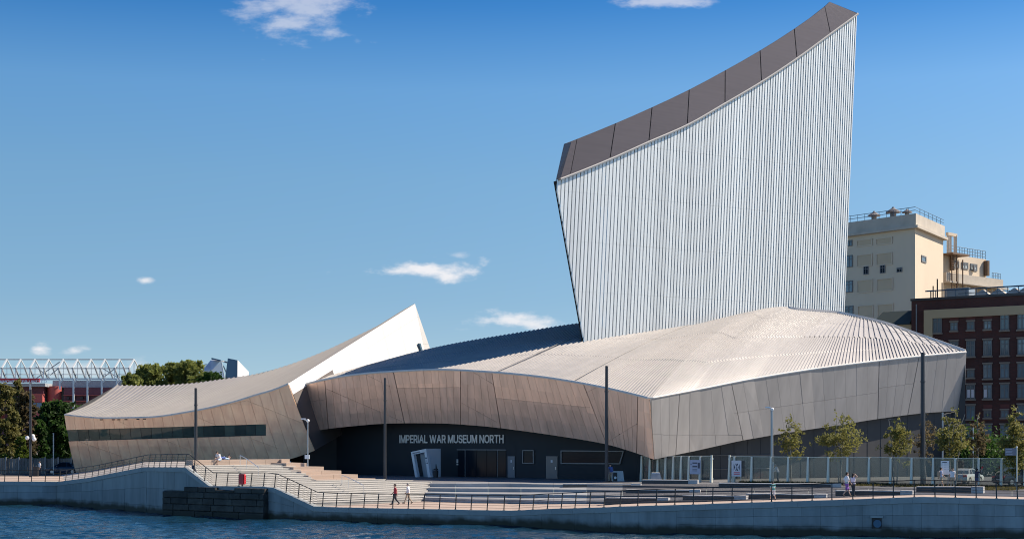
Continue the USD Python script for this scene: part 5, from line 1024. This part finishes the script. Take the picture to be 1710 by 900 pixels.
# two angular white roof structures behind the low wing
w1 = thing('roof_building', 'small white gabled building with lilac roof behind the trees', 'building', (*XY(362, 600), G)); p6 = lambda x, y, dd=0: W(x, y, 600 + dd)
part(w1, 'wall', MB().hexa(np.array([p6(353.5, 640), p6(374.5, 640), p6(374.5, 640, 12), p6(353.5, 640, 12)]), np.array([p6(353.5, 618), p6(369.5, 602.5), p6(369.5, 602.5, 12), p6(353.5, 618, 12)])).out, 'white_metal')
part(w1, 'wall', MB().hexa(np.array([p6(337, 640, 6), p6(353.3, 640, .2), p6(353.3, 640, 12), p6(337, 640, 14)]), np.array([p6(337, 619, 6), p6(353.3, 618.5, .2), p6(353.3, 618.5, 12), p6(337, 619, 14)])).out, 'lilac_panel')
part(w1, 'roof', MB().hexa(np.array([p6(337.5, 619, 5), p6(353.4, 618.2, -.4), p6(369, 602, 0), p6(352, 601.5, 8)]), np.array([p6(337.5, 618.4, 9), p6(353.4, 617.6, 3), p6(369, 601.4, 3), p6(352, 600.9, 12)])).out, 'lilac_panel')
part(w1, 'roof_hood', MB().hexa(np.array([p6(353, 597, -1), p6(368.8, 600.8, -2), p6(368.8, 602, -2), p6(353.2, 600.6, -1)]), np.array([p6(353, 597, 6), p6(368.8, 600.8, 4), p6(368.8, 602, 4), p6(353.2, 600.6, 6)])).out, 'blue_panel')
mb = MB(); mb.bar(p6(369, 602, -2), p6(376.5, 640, -2), .5); mb.bar(p6(329, 613, 3), p6(345, 608, 5), .4); mb.bar(p6(371, 602.5, 2), p6(379, 605, 4), .5); mb.bar(p6(373, 611, 2), p6(378, 622, 4), .3); part(w1, 'brace', mb.out, 'truss_white')
w2 = thing('roof_building', 'white wedge shaped building with dark blue front behind the low wing roof', 'building', (*XY(396, 600), G))
part(w2, 'blue_front', MB().hexa(np.array([p6(376.3, 627.5, 0), p6(396.3, 642, 0), p6(396.3, 642, 14), p6(376.3, 640, 14)]), np.array([p6(380.5, 598, 0), p6(396.7, 601.3, 0), p6(396.7, 601.3, 14), p6(380.5, 598, 14)])).out, 'blue_panel')
part(w2, 'white_side', MB().hexa(np.array([p6(396.5, 642, -.3), p6(415.5, 640, 6), p6(415.5, 640, 16), p6(396.5, 642, 14)]), np.array([p6(396.9, 601.2, -.3), p6(415.5, 620.5, 6), p6(415.5, 620.5, 16), p6(396.9, 601.2, 14)])).out, 'white_metal')

# ------------------------------------------------------------------ trees and plants
def tree(name, label, cat, base, h, crown, leaf, n, size, seed, trunk_r=.2, stems=1, bark='bark', group=None, airy=.5, trunk_top=.75):
    """crown: list of (dx, dy, z, rx, rz) clumps; leaves gather on twigs inside them, denser towards the outside."""
    r = np.random.default_rng(seed); base = np.asarray(base, float); t = thing(name, label, cat, base, group); tr = MB(); tips = []
    for s in range(stems):
        off = np.array([(s - (stems - 1) / 2) * .5, r.normal() * .2, 0]); pts = [base + off * .35]
        for k in range(1, 7): pts.append(base + off * (.35 + .25 * k) + np.array([r.normal() * .02 * h * k / 6, r.normal() * .02 * h * k / 6, h * trunk_top * k / 6]))
        tr.tube(pts, np.linspace(trunk_r, trunk_r * .25, 7), 7); tips.append(pts)
    lv = []; total = sum(c[3] ** 2 * c[4] for c in crown)
    for dx, dy, z, rx, rz in crown:
        c = base + (dx, dy, z); pts = tips[r.integers(len(tips))]; j = int(np.argmin([abs(p[2] - (c[2] - rz * .6)) for p in pts])); tr.tube([pts[j], (pts[j] + c) / 2 + (0, 0, rz * .15), c + (0, 0, rz * .4)], [trunk_r * .4, trunk_r * .25, .015], 5)
        k = int(n * rx * rx * rz / total); nt = max(5, int(k / (26 - 12 * airy))); d = r.normal(size=(nt, 3)); d /= np.linalg.norm(d, axis=1, keepdims=True); rad = r.random(nt) ** (.42) * (1 + .22 * r.normal(size=nt))
        tw = c + d * rad[:, None] * np.array([rx, rx, rz]); a = r.integers(nt, size=k); sp = (.16 + .10 * (1 - airy)) * (rx + rz) / 2
        lv.append(tw[a] + r.normal(size=(k, 3)) * sp * np.array([1, 1, .8]))
    P = np.vstack(lv); P = P[P[:, 2] > base[2] + .05]; k = len(P); u = r.normal(size=(k, 3)); u /= np.linalg.norm(u, axis=1, keepdims=True); w = np.cross(u, r.normal(size=(k, 3))); w /= np.linalg.norm(w, axis=1, keepdims=True)
    sz = size * (.6 + .8 * r.random((k, 1))); V = np.stack([P - u * sz, P + w * sz * .55, P + u * sz, P - w * sz * .55], 1).reshape(-1, 3); f = np.arange(k)[:, None] * 4; F = np.vstack([f + [0, 1, 2], f + [0, 2, 3]])
    part(t, 'trunk', tr.out, bark, smooth=40); part(t, 'crown', (V, F), leaf); return t
def birch(px, ytop, d, wpx, label, seed, stems=1, leaf='leaf_birch', ybot=768, n=2579):
    s = d / FPX; b = Wz(px, d, PZ); h = EYE + (HY - ytop) * s - PZ; zb = EYE + (HY - ybot) * s - PZ; w = wpx * s / 2; r = np.random.default_rng(seed); cr = []
    for k in range(9):
        f = k / 8; z = zb + .5 + (h - zb - .8) * f; wid = w * (.55 + .95 * math.sin(math.pi * (.15 + .72 * f)) ** 1.2) * (1 - .62 * f ** 2.2)
        for m in range(2 if f > .75 else 3): a = r.random() * 6.28; cr.append((math.cos(a) * wid * .45, math.sin(a) * wid * .45, z + r.normal() * .25, wid * .55, (h - zb) * .10))
    return tree('birch_tree', label, 'tree', b, h, cr, leaf, n, .11, seed, .07, stems, 'bark', 'young birches along the glass fence', .9, .95)
birch(1321, 690, 144.6, 40, 'slender young birch just right of the camera post', 11, 1, n=1686)
birch(1402, 686, 142.6, 68, 'widest young birch with two stems before the dark wall', 12, 2, n=3571)
birch(1496, 694, 137, 50, 'rounded young birch with two stems left of the thickest mast', 13, 2, n=2579)
birch(1546, 694, 141, 38, 'sparse young birch showing behind the thickest mast', 14, 1, 'leaf_brown', n=1091)
birch(1593, 685, 132, 54, 'young birch with three stems behind the notice board', 15, 3, n=3273)
birch(1633, 694, 134, 36, 'brownish young birch in front of the brick block', 16, 1, 'leaf_brown', n=1686)
birch(1696, 674, 126, 42, 'greener young birch at the right edge behind the direction sign', 17, 1, 'leaf_birch', 790, 4600)
for px, d, w_, h_, lab, sd in ((1640, 168, 3.2, 5.4, 'dark bushy shrub behind the car park left of the sign board', 31), (1675, 172, 3.6, 4.6, 'dark bushy shrub below the blue sign board', 32), (1612, 170, 2.6, 4.4, 'dark shrub behind the silver car', 33)):
    tree('shrub', lab, 'shrub', Wz(px, d, G), h_, [(0, 0, h_ * .5, w_, h_ * .45), (w_ * .6, .3, h_ * .4, w_ * .6, h_ * .36), (-w_ * .6, -.2, h_ * .42, w_ * .6, h_ * .36)], 'leaf_dark', 3500, .2, sd, .15, 1, 'bark_dark', None, .2, .5)
def big(px, d, ytop, wpx, leaf, label, seed, n, size, name='tree', ybot=None, tall=1.0):
    s = d / FPX; b = Wz(px, d, G); h = EYE + (HY - ytop) * s - G; w = wpx * s / 2; r = np.random.default_rng(seed); cr = []
    lo = .10 if ybot is None else (EYE + (HY - ybot) * s - G) / h
    for k in range(38):
        f = (k + .5) / 38; z = h * (lo + (1 - lo) * f); wid = w * math.sin(math.pi * (.10 + .80 * f)) ** .6; a = k * 2.4; q = math.sqrt(r.random()); rr_ = w * .27 * (.7 + .6 * r.random())
        cr.append((math.cos(a) * max(wid - rr_, .1) * q * 1.05, math.sin(a) * max(wid - rr_, .1) * q, min(z, h - rr_ * .75), rr_, rr_ * .8))
    return tree(name, label, 'tree', b, h, cr, leaf, n, size, seed, h * .028, 1, 'bark_dark', None, .35, .7)
big(2, 196, 640, 62, 'leaf_olive', 'tall olive green tree at the left picture edge', 41, 15000, .22)
big(30, 204, 633, 40, 'leaf_olive', 'olive tree rising highest at the far left', 42, 9000, .22)
big(44, 199, 654, 46, 'leaf_brown', 'brownish leaved tree behind the lamp post', 43, 10000, .20)
big(95, 214, 671, 82, 'leaf_dark', 'broad dark green tree beside the end of the low wing', 44, 22000, .24)
big(128, 222, 680, 60, 'leaf_dark', 'dark green tree partly hidden behind the low wing', 45, 12000, .24)
big(36, 191, 728, 30, 'leaf_fresh', 'small bright green conical tree in front of the brown tree', 46, 6000, .14)
big(66, 206, 700, 36, 'leaf_dark', 'dark low tree between the lamp post and the broad tree', 47, 7000, .2)
for px, lab, sd in ((8, 'round yellow green bush over the timber fence at the left edge', 51), (53, 'small round bush behind the lamp post', 52), (92, 'round yellow green bush over the timber fence by the thin post', 53)):
    b = Wz(px, 190.5, G); tree('bush', lab, 'bush', b, 2.6, [(0, 0, 1.9, .75, .6), (.4, 0, 1.7, .5, .5), (-.4, .1, 1.6, .5, .5)], 'leaf_fresh', 1400, .10, sd, .08, 1, 'bark_dark', None, .2, .6)
for px, d, yt, w, lab, sd, n in ((218, 262, 624, 50, 'low left willow of the clump behind the low wing roof', 61, 9000), (250, 270, 608, 72, 'left high willow of the clump behind the low wing roof', 62, 16000), (290, 275, 606, 66, 'middle willow of the clump behind the low wing roof', 63, 15000), (318, 270, 603, 64, 'highest willow at the right of the clump behind the low wing roof', 64, 15000), (352, 262, 622, 56, 'low dark green willow at the right end of the clump', 65, 10000)):
    big(px, d, yt, w, 'leaf_willow' if sd < 65 else 'leaf_dark', lab, sd, n, .26, 'willow_tree', 690)
# rough grass along the fence
r = np.random.default_rng(77); gb = []
for x0, x1, off0, off1, n_, hh in ((1240, 1730, -1.1, -.15, 5200, .22), (1380, 1730, -3.2, -1.0, 2600, .16), (1640, 1730, -7.0, -3.0, 3000, .18)):
    px = x0 + (x1 - x0) * r.random(n_); o = off0 + (off1 - off0) * r.random(n_)
    P = np.array([[*(FR_.at(x, 800)[:2] + FR_.n * -q), PZ + .004] for x, q in zip(px, o)]); a = r.random(n_) * 6.28; h = hh * (.4 + r.random(n_)); w = .03 + .03 * r.random(n_)
    V = np.stack([P - np.c_[np.cos(a) * w, np.sin(a) * w, 0 * a], P + np.c_[np.cos(a) * w, np.sin(a) * w, 0 * a], P + np.c_[r.normal(size=n_) * .07, r.normal(size=n_) * .07, h]], 1); gb.append(V.reshape(-1, 3))
V = np.vstack(gb); solo('grass', (V, np.arange(len(V)).reshape(-1, 3)), 'grass', 'strip of rough dry grass along the foot of the glass fence', 'grass', kind='stuff')

# ------------------------------------------------------------------ cars
def car(label, base, rz, paint, L=4.4, wd=1.76, Hh=1.44):
    t = thing('parked_car', label, 'car', base, None, None, rz); hl = L / 2
    low = [(-hl, .32), (-hl + .02, .72), (-hl + .12, .90), (-hl + .75, .95), (.55, .93), (hl - .35, .80), (hl - .05, .66), (hl, .34), (hl - .15, .20), (-hl + .15, .20)]
    cab = [(-hl + .72, .92), (-hl + 1.20, Hh - .08), (-hl + 1.55, Hh), (-.05, Hh), (.35, Hh - .08), (1.05, .90)]
    def hull(prof, w0, w1, zr):
        pts = [(x, s * (w0 + (w1 - w0) * np.clip((z - zr[0]) / (zr[1] - zr[0]), 0, 1)) / 2, z) for x, z in prof for s in (-1, 1)]; return m3.Manifold.hull_points(np.array(pts))
    body = m3.Manifold.hull_points(np.array([(x, s * w / 2, z) for x, z in low for s in (-1, 1) for w in ((wd if .3 < z < .85 else wd - .14),)])) + hull(cab, wd - .12, wd - .52, (.9, Hh))
    for x in (-hl + .82, hl - .86): body -= m3.Manifold.cylinder(wd + 1, .37, .37, 20, True).rotate((90, 0, 0)).translate((x, 0, .31)) ^ (m3.Manifold.cube((.9, .28, 1), True).translate((x, wd / 2, .3)) + m3.Manifold.cube((.9, .28, 1), True).translate((x, -wd / 2, .3)))
    part(t, 'body', body, paint, smooth=32, local=True)
    win = hull([(-hl + .86, .95), (-hl + 1.26, Hh - .11), (-hl + 1.56, Hh - .06), (-.07, Hh - .06), (.30, Hh - .12), (.92, .95)], wd - .105, wd - .495, (.9, Hh)); pill = m3.Manifold.cube((.09, 3, 2), True)
    side = win - pill.translate((-.55, 0, 1)) ; part(t, 'side_windows', side, 'dark_glass', local=True)
    part(t, 'rear_window', hull([(-hl + .80, .98), (-hl + 1.19, Hh - .12), (-hl + 1.3, Hh - .12), (-hl + 1.0, .98)], wd - .30, wd - .66, (.9, Hh)).translate((-.03, 0, 0)), 'window_blue', local=True); part(t, 'windscreen', hull([(1.02, .97), (.40, Hh - .12), (.3, Hh - .12), (.9, .97)], wd - .26, wd - .62, (.9, Hh)).translate((.03, 0, 0)), 'dark_glass', local=True)
    for x in (-hl + .82, hl - .86):
        for s in (-1, 1):
            w = trimesh.creation.cylinder(radius=.32, height=.2, sections=20); w.apply_transform(trimesh.transformations.rotation_matrix(math.pi / 2, (1, 0, 0))); w.apply_translation((x, s * (wd / 2 - .13), .32)); wp = part(t, 'wheel', w, 'rubber', local=True)
            c = trimesh.creation.cylinder(radius=.21, height=.03, sections=14); c.apply_transform(trimesh.transformations.rotation_matrix(math.pi / 2, (1, 0, 0))); c.apply_translation((x, s * (wd / 2 - .02), .32)); part(wp, 'rim', c, 'alloy', local=True)
    for s in (-1, 1):
        part(t, 'tail_lamp', MB().box((-hl + .07, s * (wd / 2 - .22), .76), (.16, .36, .2)).out, 'tail_red', local=True); part(t, 'headlamp', MB().box((hl - .18, s * (wd / 2 - .28), .66), (.2, .38, .13)).out, 'lamp_clear', local=True); part(t, 'door_mirror', MB().box((.62, s * (wd / 2 + .02), .98), (.14, .2, .13)).out, paint, local=True)
    part(t, 'number_plate', MB().box((-hl - .01, 0, .55), (.03, .5, .11)).out, 'poster_white', local=True); part(t, 'bumper', MB().box((-hl + .06, 0, .4), (.2, wd - .1, .16)).out, paint, local=True); return t
car('silver saloon car with red tail lamp behind the glass fence', Wz(1614, 139.5, PZ), 52, 'car_silver')
car('black car behind the glass fence at the right edge', Wz(1699, 134.5, PZ), 20, 'car_black', 4.3, 1.8, 1.62)
car('dark blue car behind the ramp beside the end of the low wing', Wz(106, 183.2, G), 185, 'car_navy', 4.2, 1.75, 1.5)

# ------------------------------------------------------------------ people
def ball(c, r, seg=10): return m3.Manifold.sphere(r, seg).translate(tuple(map(float, c)))
def chain(pts, rs, seg=10): return m3.Manifold.batch_boolean([m3.Manifold.batch_hull([ball(a, ra, seg), ball(b, rb, seg)]) for a, b, ra, rb in zip(pts[:-1], pts[1:], rs[:-1], rs[1:])], m3.OpType.Add)
def uni(l): return m3.Manifold.batch_boolean(l, m3.OpType.Add)
STAND = dict(hipL=(-.1, 0, .92), hipR=(.1, 0, .92), kneeL=(-.11, .02, .49), kneeR=(.11, .02, .49), ankL=(-.12, -.03, .085), ankR=(.12, -.03, .085), chest=(0, .0, 1.30), neck=(0, 0, 1.47), head=(0, .03, 1.62),
             shL=(-.19, 0, 1.41), shR=(.19, 0, 1.41), elL=(-.25, -.03, 1.13), elR=(.25, -.03, 1.13), wrL=(-.25, .06, .88), wrR=(.25, .06, .88), toeL=(-.13, .15, .035), toeR=(.13, .15, .035))
WALK = dict(STAND, kneeL=(-.1, .16, .50), ankL=(-.1, .30, .10), toeL=(-.1, .47, .07), kneeR=(.1, -.06, .49), ankR=(.1, -.34, .15), toeR=(.1, -.24, .035), elL=(-.24, -.14, 1.15), wrL=(-.23, -.12, .90), elR=(.24, .05, 1.14), wrR=(.22, .25, .95))
def person(label, base, rz, H, shirt, legs, pose=STAND, sleeve=.55, leglen=1.0, hair='hair_dark', skin='skin', longhair=False, extra=None, wide=1.0, stripe=None):
    J = {k: np.array(v, float) * (1, 1, 1) for k, v in pose.items()}
    for k in J: J[k][0] *= wide
    t = thing('person', label, 'person', base, None, None, rz, H / 1.75); L = []
    pel = (J['hipL'] + J['hipR']) / 2 + (0, 0, .03); waist = pel * .5 + J['chest'] * .5 - (0, 0, .02)
    torso = [m3.Manifold.batch_hull([ball(J['hipL'], .115), ball(J['hipR'], .115), ball(waist + (-.07, 0, 0), .10), ball(waist + (.07, 0, 0), .10)]), m3.Manifold.batch_hull([ball(waist + (-.07, 0, 0), .10), ball(waist + (.07, 0, 0), .10), ball(J['chest'] + (-.09, 0, 0), .115), ball(J['chest'] + (.09, 0, 0), .115)]),
             m3.Manifold.batch_hull([ball(J['chest'] + (-.09, 0, 0), .115), ball(J['chest'] + (.09, 0, 0), .115), ball(J['shL'] + (.04, 0, 0), .065), ball(J['shR'] + (-.04, 0, 0), .065), ball(J['neck'] - (0, 0, .03), .06)])]
    hd = J['head']; up = hd - J['neck']; up /= np.linalg.norm(up); fw = np.array([0, 1.0, 0]) - up * up[1]; fw /= np.linalg.norm(fw); rt = np.cross(fw, up)
    face = [m3.Manifold.batch_hull([ball(hd + up * .055 - fw * .02, .088, 14), ball(hd - up * .07 + fw * .035, .05, 12), ball(hd + fw * .02, .085, 14)]), ball(hd + fw * .108 - up * .015, .018, 8), ball(hd + rt * .085 - up * .01 - fw * .01, .024, 8), ball(hd - rt * .085 - up * .01 - fw * .01, .024, 8), chain([hd + fw * .086 - up * .062 - rt * .02, hd + fw * .086 - up * .062 + rt * .02], [.011, .011], 6)]
    arms, legs_, hands, feet = [], [], [], []
    for s in 'LR':
        arms.append(chain([J['sh' + s], J['el' + s], J['wr' + s]], [.058, .042, .029])); legs_.append(chain([J['hip' + s], J['knee' + s], J['ank' + s]], [.095, .058, .038])); feet.append(chain([J['ank' + s] - (0, 0, .02), J['toe' + s]], [.045, .035]))
        d = J['wr' + s] - J['el' + s]; d /= np.linalg.norm(d); side = np.cross(d, (1, 0, 0)); side = side / (np.linalg.norm(side) + 1e-9); nrm = np.cross(d, side); w = J['wr' + s]
        hands.append(m3.Manifold.batch_hull([ball(w, .026, 8), ball(w + d * .085 + side * .03, .016, 8), ball(w + d * .085 - side * .03, .016, 8)]))
        for q, ln in zip((-.032, -.011, .011, .032), (.058, .072, .078, .066)): a = w + d * .085 + side * q; b = a + d * ln * .55 + nrm * .006; hands.append(chain([a, b, b + d * ln * .4 + nrm * .022], [.010, .009, .008], 6))
        a = w + d * .03 + side * .03; hands.append(chain([a, a + d * .035 + side * .028, a + d * .065 + side * .032 + nrm * .012], [.012, .011, .009], 6))
    body = uni(torso + face + arms + legs_ + hands + feet + [chain([J['neck'] - (0, 0, .05), hd - up * .03], [.058, .055])]); part(t, 'body', body, skin, smooth=60, local=True)
    g = .018; top = [m3.Manifold.batch_hull([ball(J['hipL'] + (0, 0, .06), .115 + g), ball(J['hipR'] + (0, 0, .06), .115 + g), ball(waist + (-.07, 0, 0), .10 + g), ball(waist + (.07, 0, 0), .10 + g)]), m3.Manifold.batch_hull([ball(waist + (-.07, 0, 0), .10 + g), ball(waist + (.07, 0, 0), .10 + g), ball(J['chest'] + (-.09, 0, 0), .115 + g), ball(J['chest'] + (.09, 0, 0), .115 + g)]),
                     m3.Manifold.batch_hull([ball(J['chest'] + (-.09, 0, 0), .115 + g), ball(J['chest'] + (.09, 0, 0), .115 + g), ball(J['shL'] + (.03, 0, 0), .068 + g), ball(J['shR'] + (-.03, 0, 0), .068 + g)])]
    for s in 'LR':
        if sleeve <= 0: continue
        a, e, w = J['sh' + s], J['el' + s], J['wr' + s]
        if sleeve <= 1: top.append(chain([a, a + (e - a) * sleeve], [.076, .07]))
        else: top.append(chain([a, e, e + (w - e) * (sleeve - 1)], [.076, .06, .046]))
    sh = part(t, 'shirt', uni(top), shirt, smooth=60, local=True)
    if stripe:
        for zz in (.25, .6): part(sh, 'stripe', MB().mesh(m3.Manifold.batch_hull([ball(waist + (J['chest'] - waist) * (zz + o) + (x, 0, 0), .114 + g, 10) for o in (0, .2) for x in (-.085, .085)]).trim_by_plane((0, 0, 1), float((waist + (J['chest'] - waist) * zz)[2])).trim_by_plane((0, 0, -1), -float((waist + (J['chest'] - waist) * (zz + .2))[2]))).out, stripe, local=True)
    bot = [m3.Manifold.batch_hull([ball(J['hipL'], .125), ball(J['hipR'], .125), ball(pel + (0, 0, .08), .115)])]
    for s in 'LR':
        a, k, n_ = J['hip' + s], J['knee' + s], J['ank' + s]
        if leglen <= 1 and leglen < .99: bot.append(chain([a, a + (k - a) * leglen * 1.6], [.118, .095])) if leglen * 1.6 <= 1 else bot.append(chain([a, k], [.118, .08]))
        else: bot.append(chain([a, k, n_ + (0, 0, .0)], [.112, .076, .056]))
    part(t, 'shorts' if leglen < .99 else 'trousers', uni(bot), legs, smooth=60, local=True)
    for s in 'LR': part(t, 'shoe', chain([J['ank' + s] - (0, 0, .03), J['toe' + s]], [.052, .042]), 'shoe', smooth=60, local=True)
    hr = [m3.Manifold.batch_hull([ball(hd + up * .07 - fw * .03, .095, 14), ball(hd + up * .01 - fw * .05, .082, 12), ball(hd + up * .09 + fw * .02, .07, 12)])]
    if longhair: hr.append(chain([hd + up * .02 - fw * .06, hd - up * .16 - fw * .09], [.085, .06]))
    part(t, 'hair', uni(hr), hair, smooth=60, local=True)
    if extra: extra(t, J)
    return t
def onwalk(px, py):
    """Where the sight line meets the quayside walk."""
    d = ind(px) - 1
    for _ in range(40): d = .5 * d + .5 * (EYE - (qz(px) - .03)) * FPX / (py - HY)
    return Wz(px, d, qz(px) - .03)
person('man in red shirt and dark trousers walking left along the quay', onwalk(660, 842.5), 100, 1.74, 'shirt_red', 'trouser_dark', WALK)
def bag(t, J): part(t, 'bag', MB().box((.28, .05, .86), (.10, .26, .30)).out, 'shirt_lilac', local=True)
person('man in white shirt and beige trousers following the red shirt', onwalk(681.5, 840.5), 80, 1.74, 'shirt_white', 'trouser_beige', WALK, 1.6, 1, 'hair_grey', wide=1.08)
person('child in teal striped top and white shorts beside the railing', onwalk(1290.5, 834.8), 15, 1.36, 'shirt_teal', 'shorts_white', WALK, .6, .6, wide=1.15, stripe='stripe')
person('man in white shirt and purple shorts walking right beside a woman', onwalk(1414, 828.5), -80, 1.76, 'shirt_white', 'shorts_purple', WALK, .7, .55)
HAIRHAND = dict(STAND, elR=(.34, .12, 1.52), wrR=(.17, .12, 1.66), kneeL=(-.1, .08, .5), ankL=(-.1, .12, .09), toeL=(-.1, .3, .04))
person('woman in pale vest and dark leggings with one hand raised to her hair', onwalk(1424.5, 827.5), -60, 1.64, 'shirt_lilac', 'trouser_dark', HAIRHAND, 0, 1, longhair=True)
b2 = Wz(1019.5, 145.6, PZ); person('person in blue top and beige trousers standing by the dark mast', b2, 140, 1.76, 'shirt_blue', 'trouser_beige', STAND, 1.5)
person('smaller person in grey top half hidden behind the dark mast', Wz(1014.6, 145.4, PZ), 200, 1.5, 'shirt_grey', 'trouser_beige', STAND, .6, 1, longhair=True)
LEAN = dict(STAND, chest=(0, .12, 1.26), neck=(0, .2, 1.41), head=(0, .27, 1.53), shL=(-.19, .16, 1.36), shR=(.19, .16, 1.36), elL=(-.25, .22, 1.08), elR=(.25, .22, 1.08), wrL=(-.2, .38, .95), wrR=(.2, .38, .95))
person('man in pale blue white shirt stooping behind the glass fence', Wz(1299, 144.4, PZ), 70, 1.85, 'shirt_white', 'trouser_dark', LEAN, 1.7, 1, 'hair_grey')
def rucksack(t, J): part(t, 'rucksack', m3.Manifold.batch_hull([ball((x, -.20, z), .09) for x in (-.09, .09) for z in (1.05, 1.35)]), 'bag_tan', smooth=60, local=True)
person('person with tan rucksack and dark cap left of the white notice board', Wz(1571, 128.2, PZ), -80, 1.72, 'shirt_lilac', 'trouser_beige', WALK, .6, .6, extra=rucksack)
person('person in pale top standing between the notice board and the silver car', Wz(1590.5, 128.0, PZ), 170, 1.68, 'shirt_white', 'trouser_beige', STAND, .5, 1)
PHOTO = dict(STAND, elL=(-.28, .26, 1.46), elR=(.28, .26, 1.46), wrL=(-.08, .42, 1.66), wrR=(.14, .45, 1.72))
def cam_(t, J): part(t, 'held_bag', m3.Manifold.batch_hull([ball((.03, .50, 1.70), .05), ball((.12, .56, 1.92), .045), ball((.0, .52, 1.9), .04)]), 'tail_red', smooth=60, local=True)
person('woman in dark top and skirt holding a red thing up with both arms', Wz(1631, 126.3, PZ), -75, 1.66, 'dress_dark', 'skirt_navy', PHOTO, .7, .4, longhair=True, extra=cam_)
person('person in white top standing by the timber fence at the far left', Wz(66.5, 175, G), 120, 1.75, 'shirt_white', 'trouser_dark', STAND, .6)
# the pair on the bench
SIT = dict(STAND, hipL=(-.1, 0, .55), hipR=(.1, 0, .55), kneeL=(-.14, .42, .50), kneeR=(.14, .40, .50), ankL=(-.12, .42, .085), ankR=(.13, .28, .085), toeL=(-.13, .6, .035), toeR=(.14, .46, .035), chest=(0, .14, .93), neck=(0, .24, 1.09), head=(0, .33, 1.21), shL=(-.19, .2, 1.03), shR=(.19, .2, 1.03), elL=(-.22, .36, .76), elR=(.22, .36, .76), wrL=(-.06, .56, .66), wrR=(.08, .56, .68))
k = (366 - CX) / FPX; bp_ = a_ = None
A_, B_ = XY(322, 141.6), XY(472, 147.6); uu = (B_ - A_) / np.linalg.norm(B_ - A_); nb_ = np.array([uu[1], -uu[0]])
def onbench(px): kk = (px - CX) / FPX; t_ = (kk * A_[1] - A_[0]) / (uu[0] - kk * uu[1]); return A_ + uu * t_
q = onbench(367.5) - nb_ * .12; person('bare legged person in white top sitting hunched on the long bench', (*q, ZTOP), 150, 1.72, 'shirt_white', 'shorts_blue', SIT, .5, .45, skin='skin')
PRONE = dict(hipL=(-.1, -.02, .13), hipR=(.1, -.02, .13), kneeL=(-.11, -.46, .09), kneeR=(.11, -.46, .09), ankL=(-.12, -.50, .48), ankR=(.12, -.80, .22), toeL=(-.12, -.58, .64), toeR=(.12, -.95, .30), chest=(0, .40, .22), neck=(0, .56, .33), head=(0, .67, .42), shL=(-.19, .50, .28), shR=(.19, .50, .28), elL=(-.25, .60, .06), elR=(.25, .60, .06), wrL=(-.1, .80, .06), wrR=(.1, .80, .06))
q = onbench(379) - nb_ * .62; person('person in blue top and pale blue shorts lying on the bench with feet up', (*q, ZTOP + .5), math.degrees(math.atan2(uu[1], uu[0])) + 90, 1.65, 'shirt_blue', 'shorts_blue', PRONE, .6, .62)
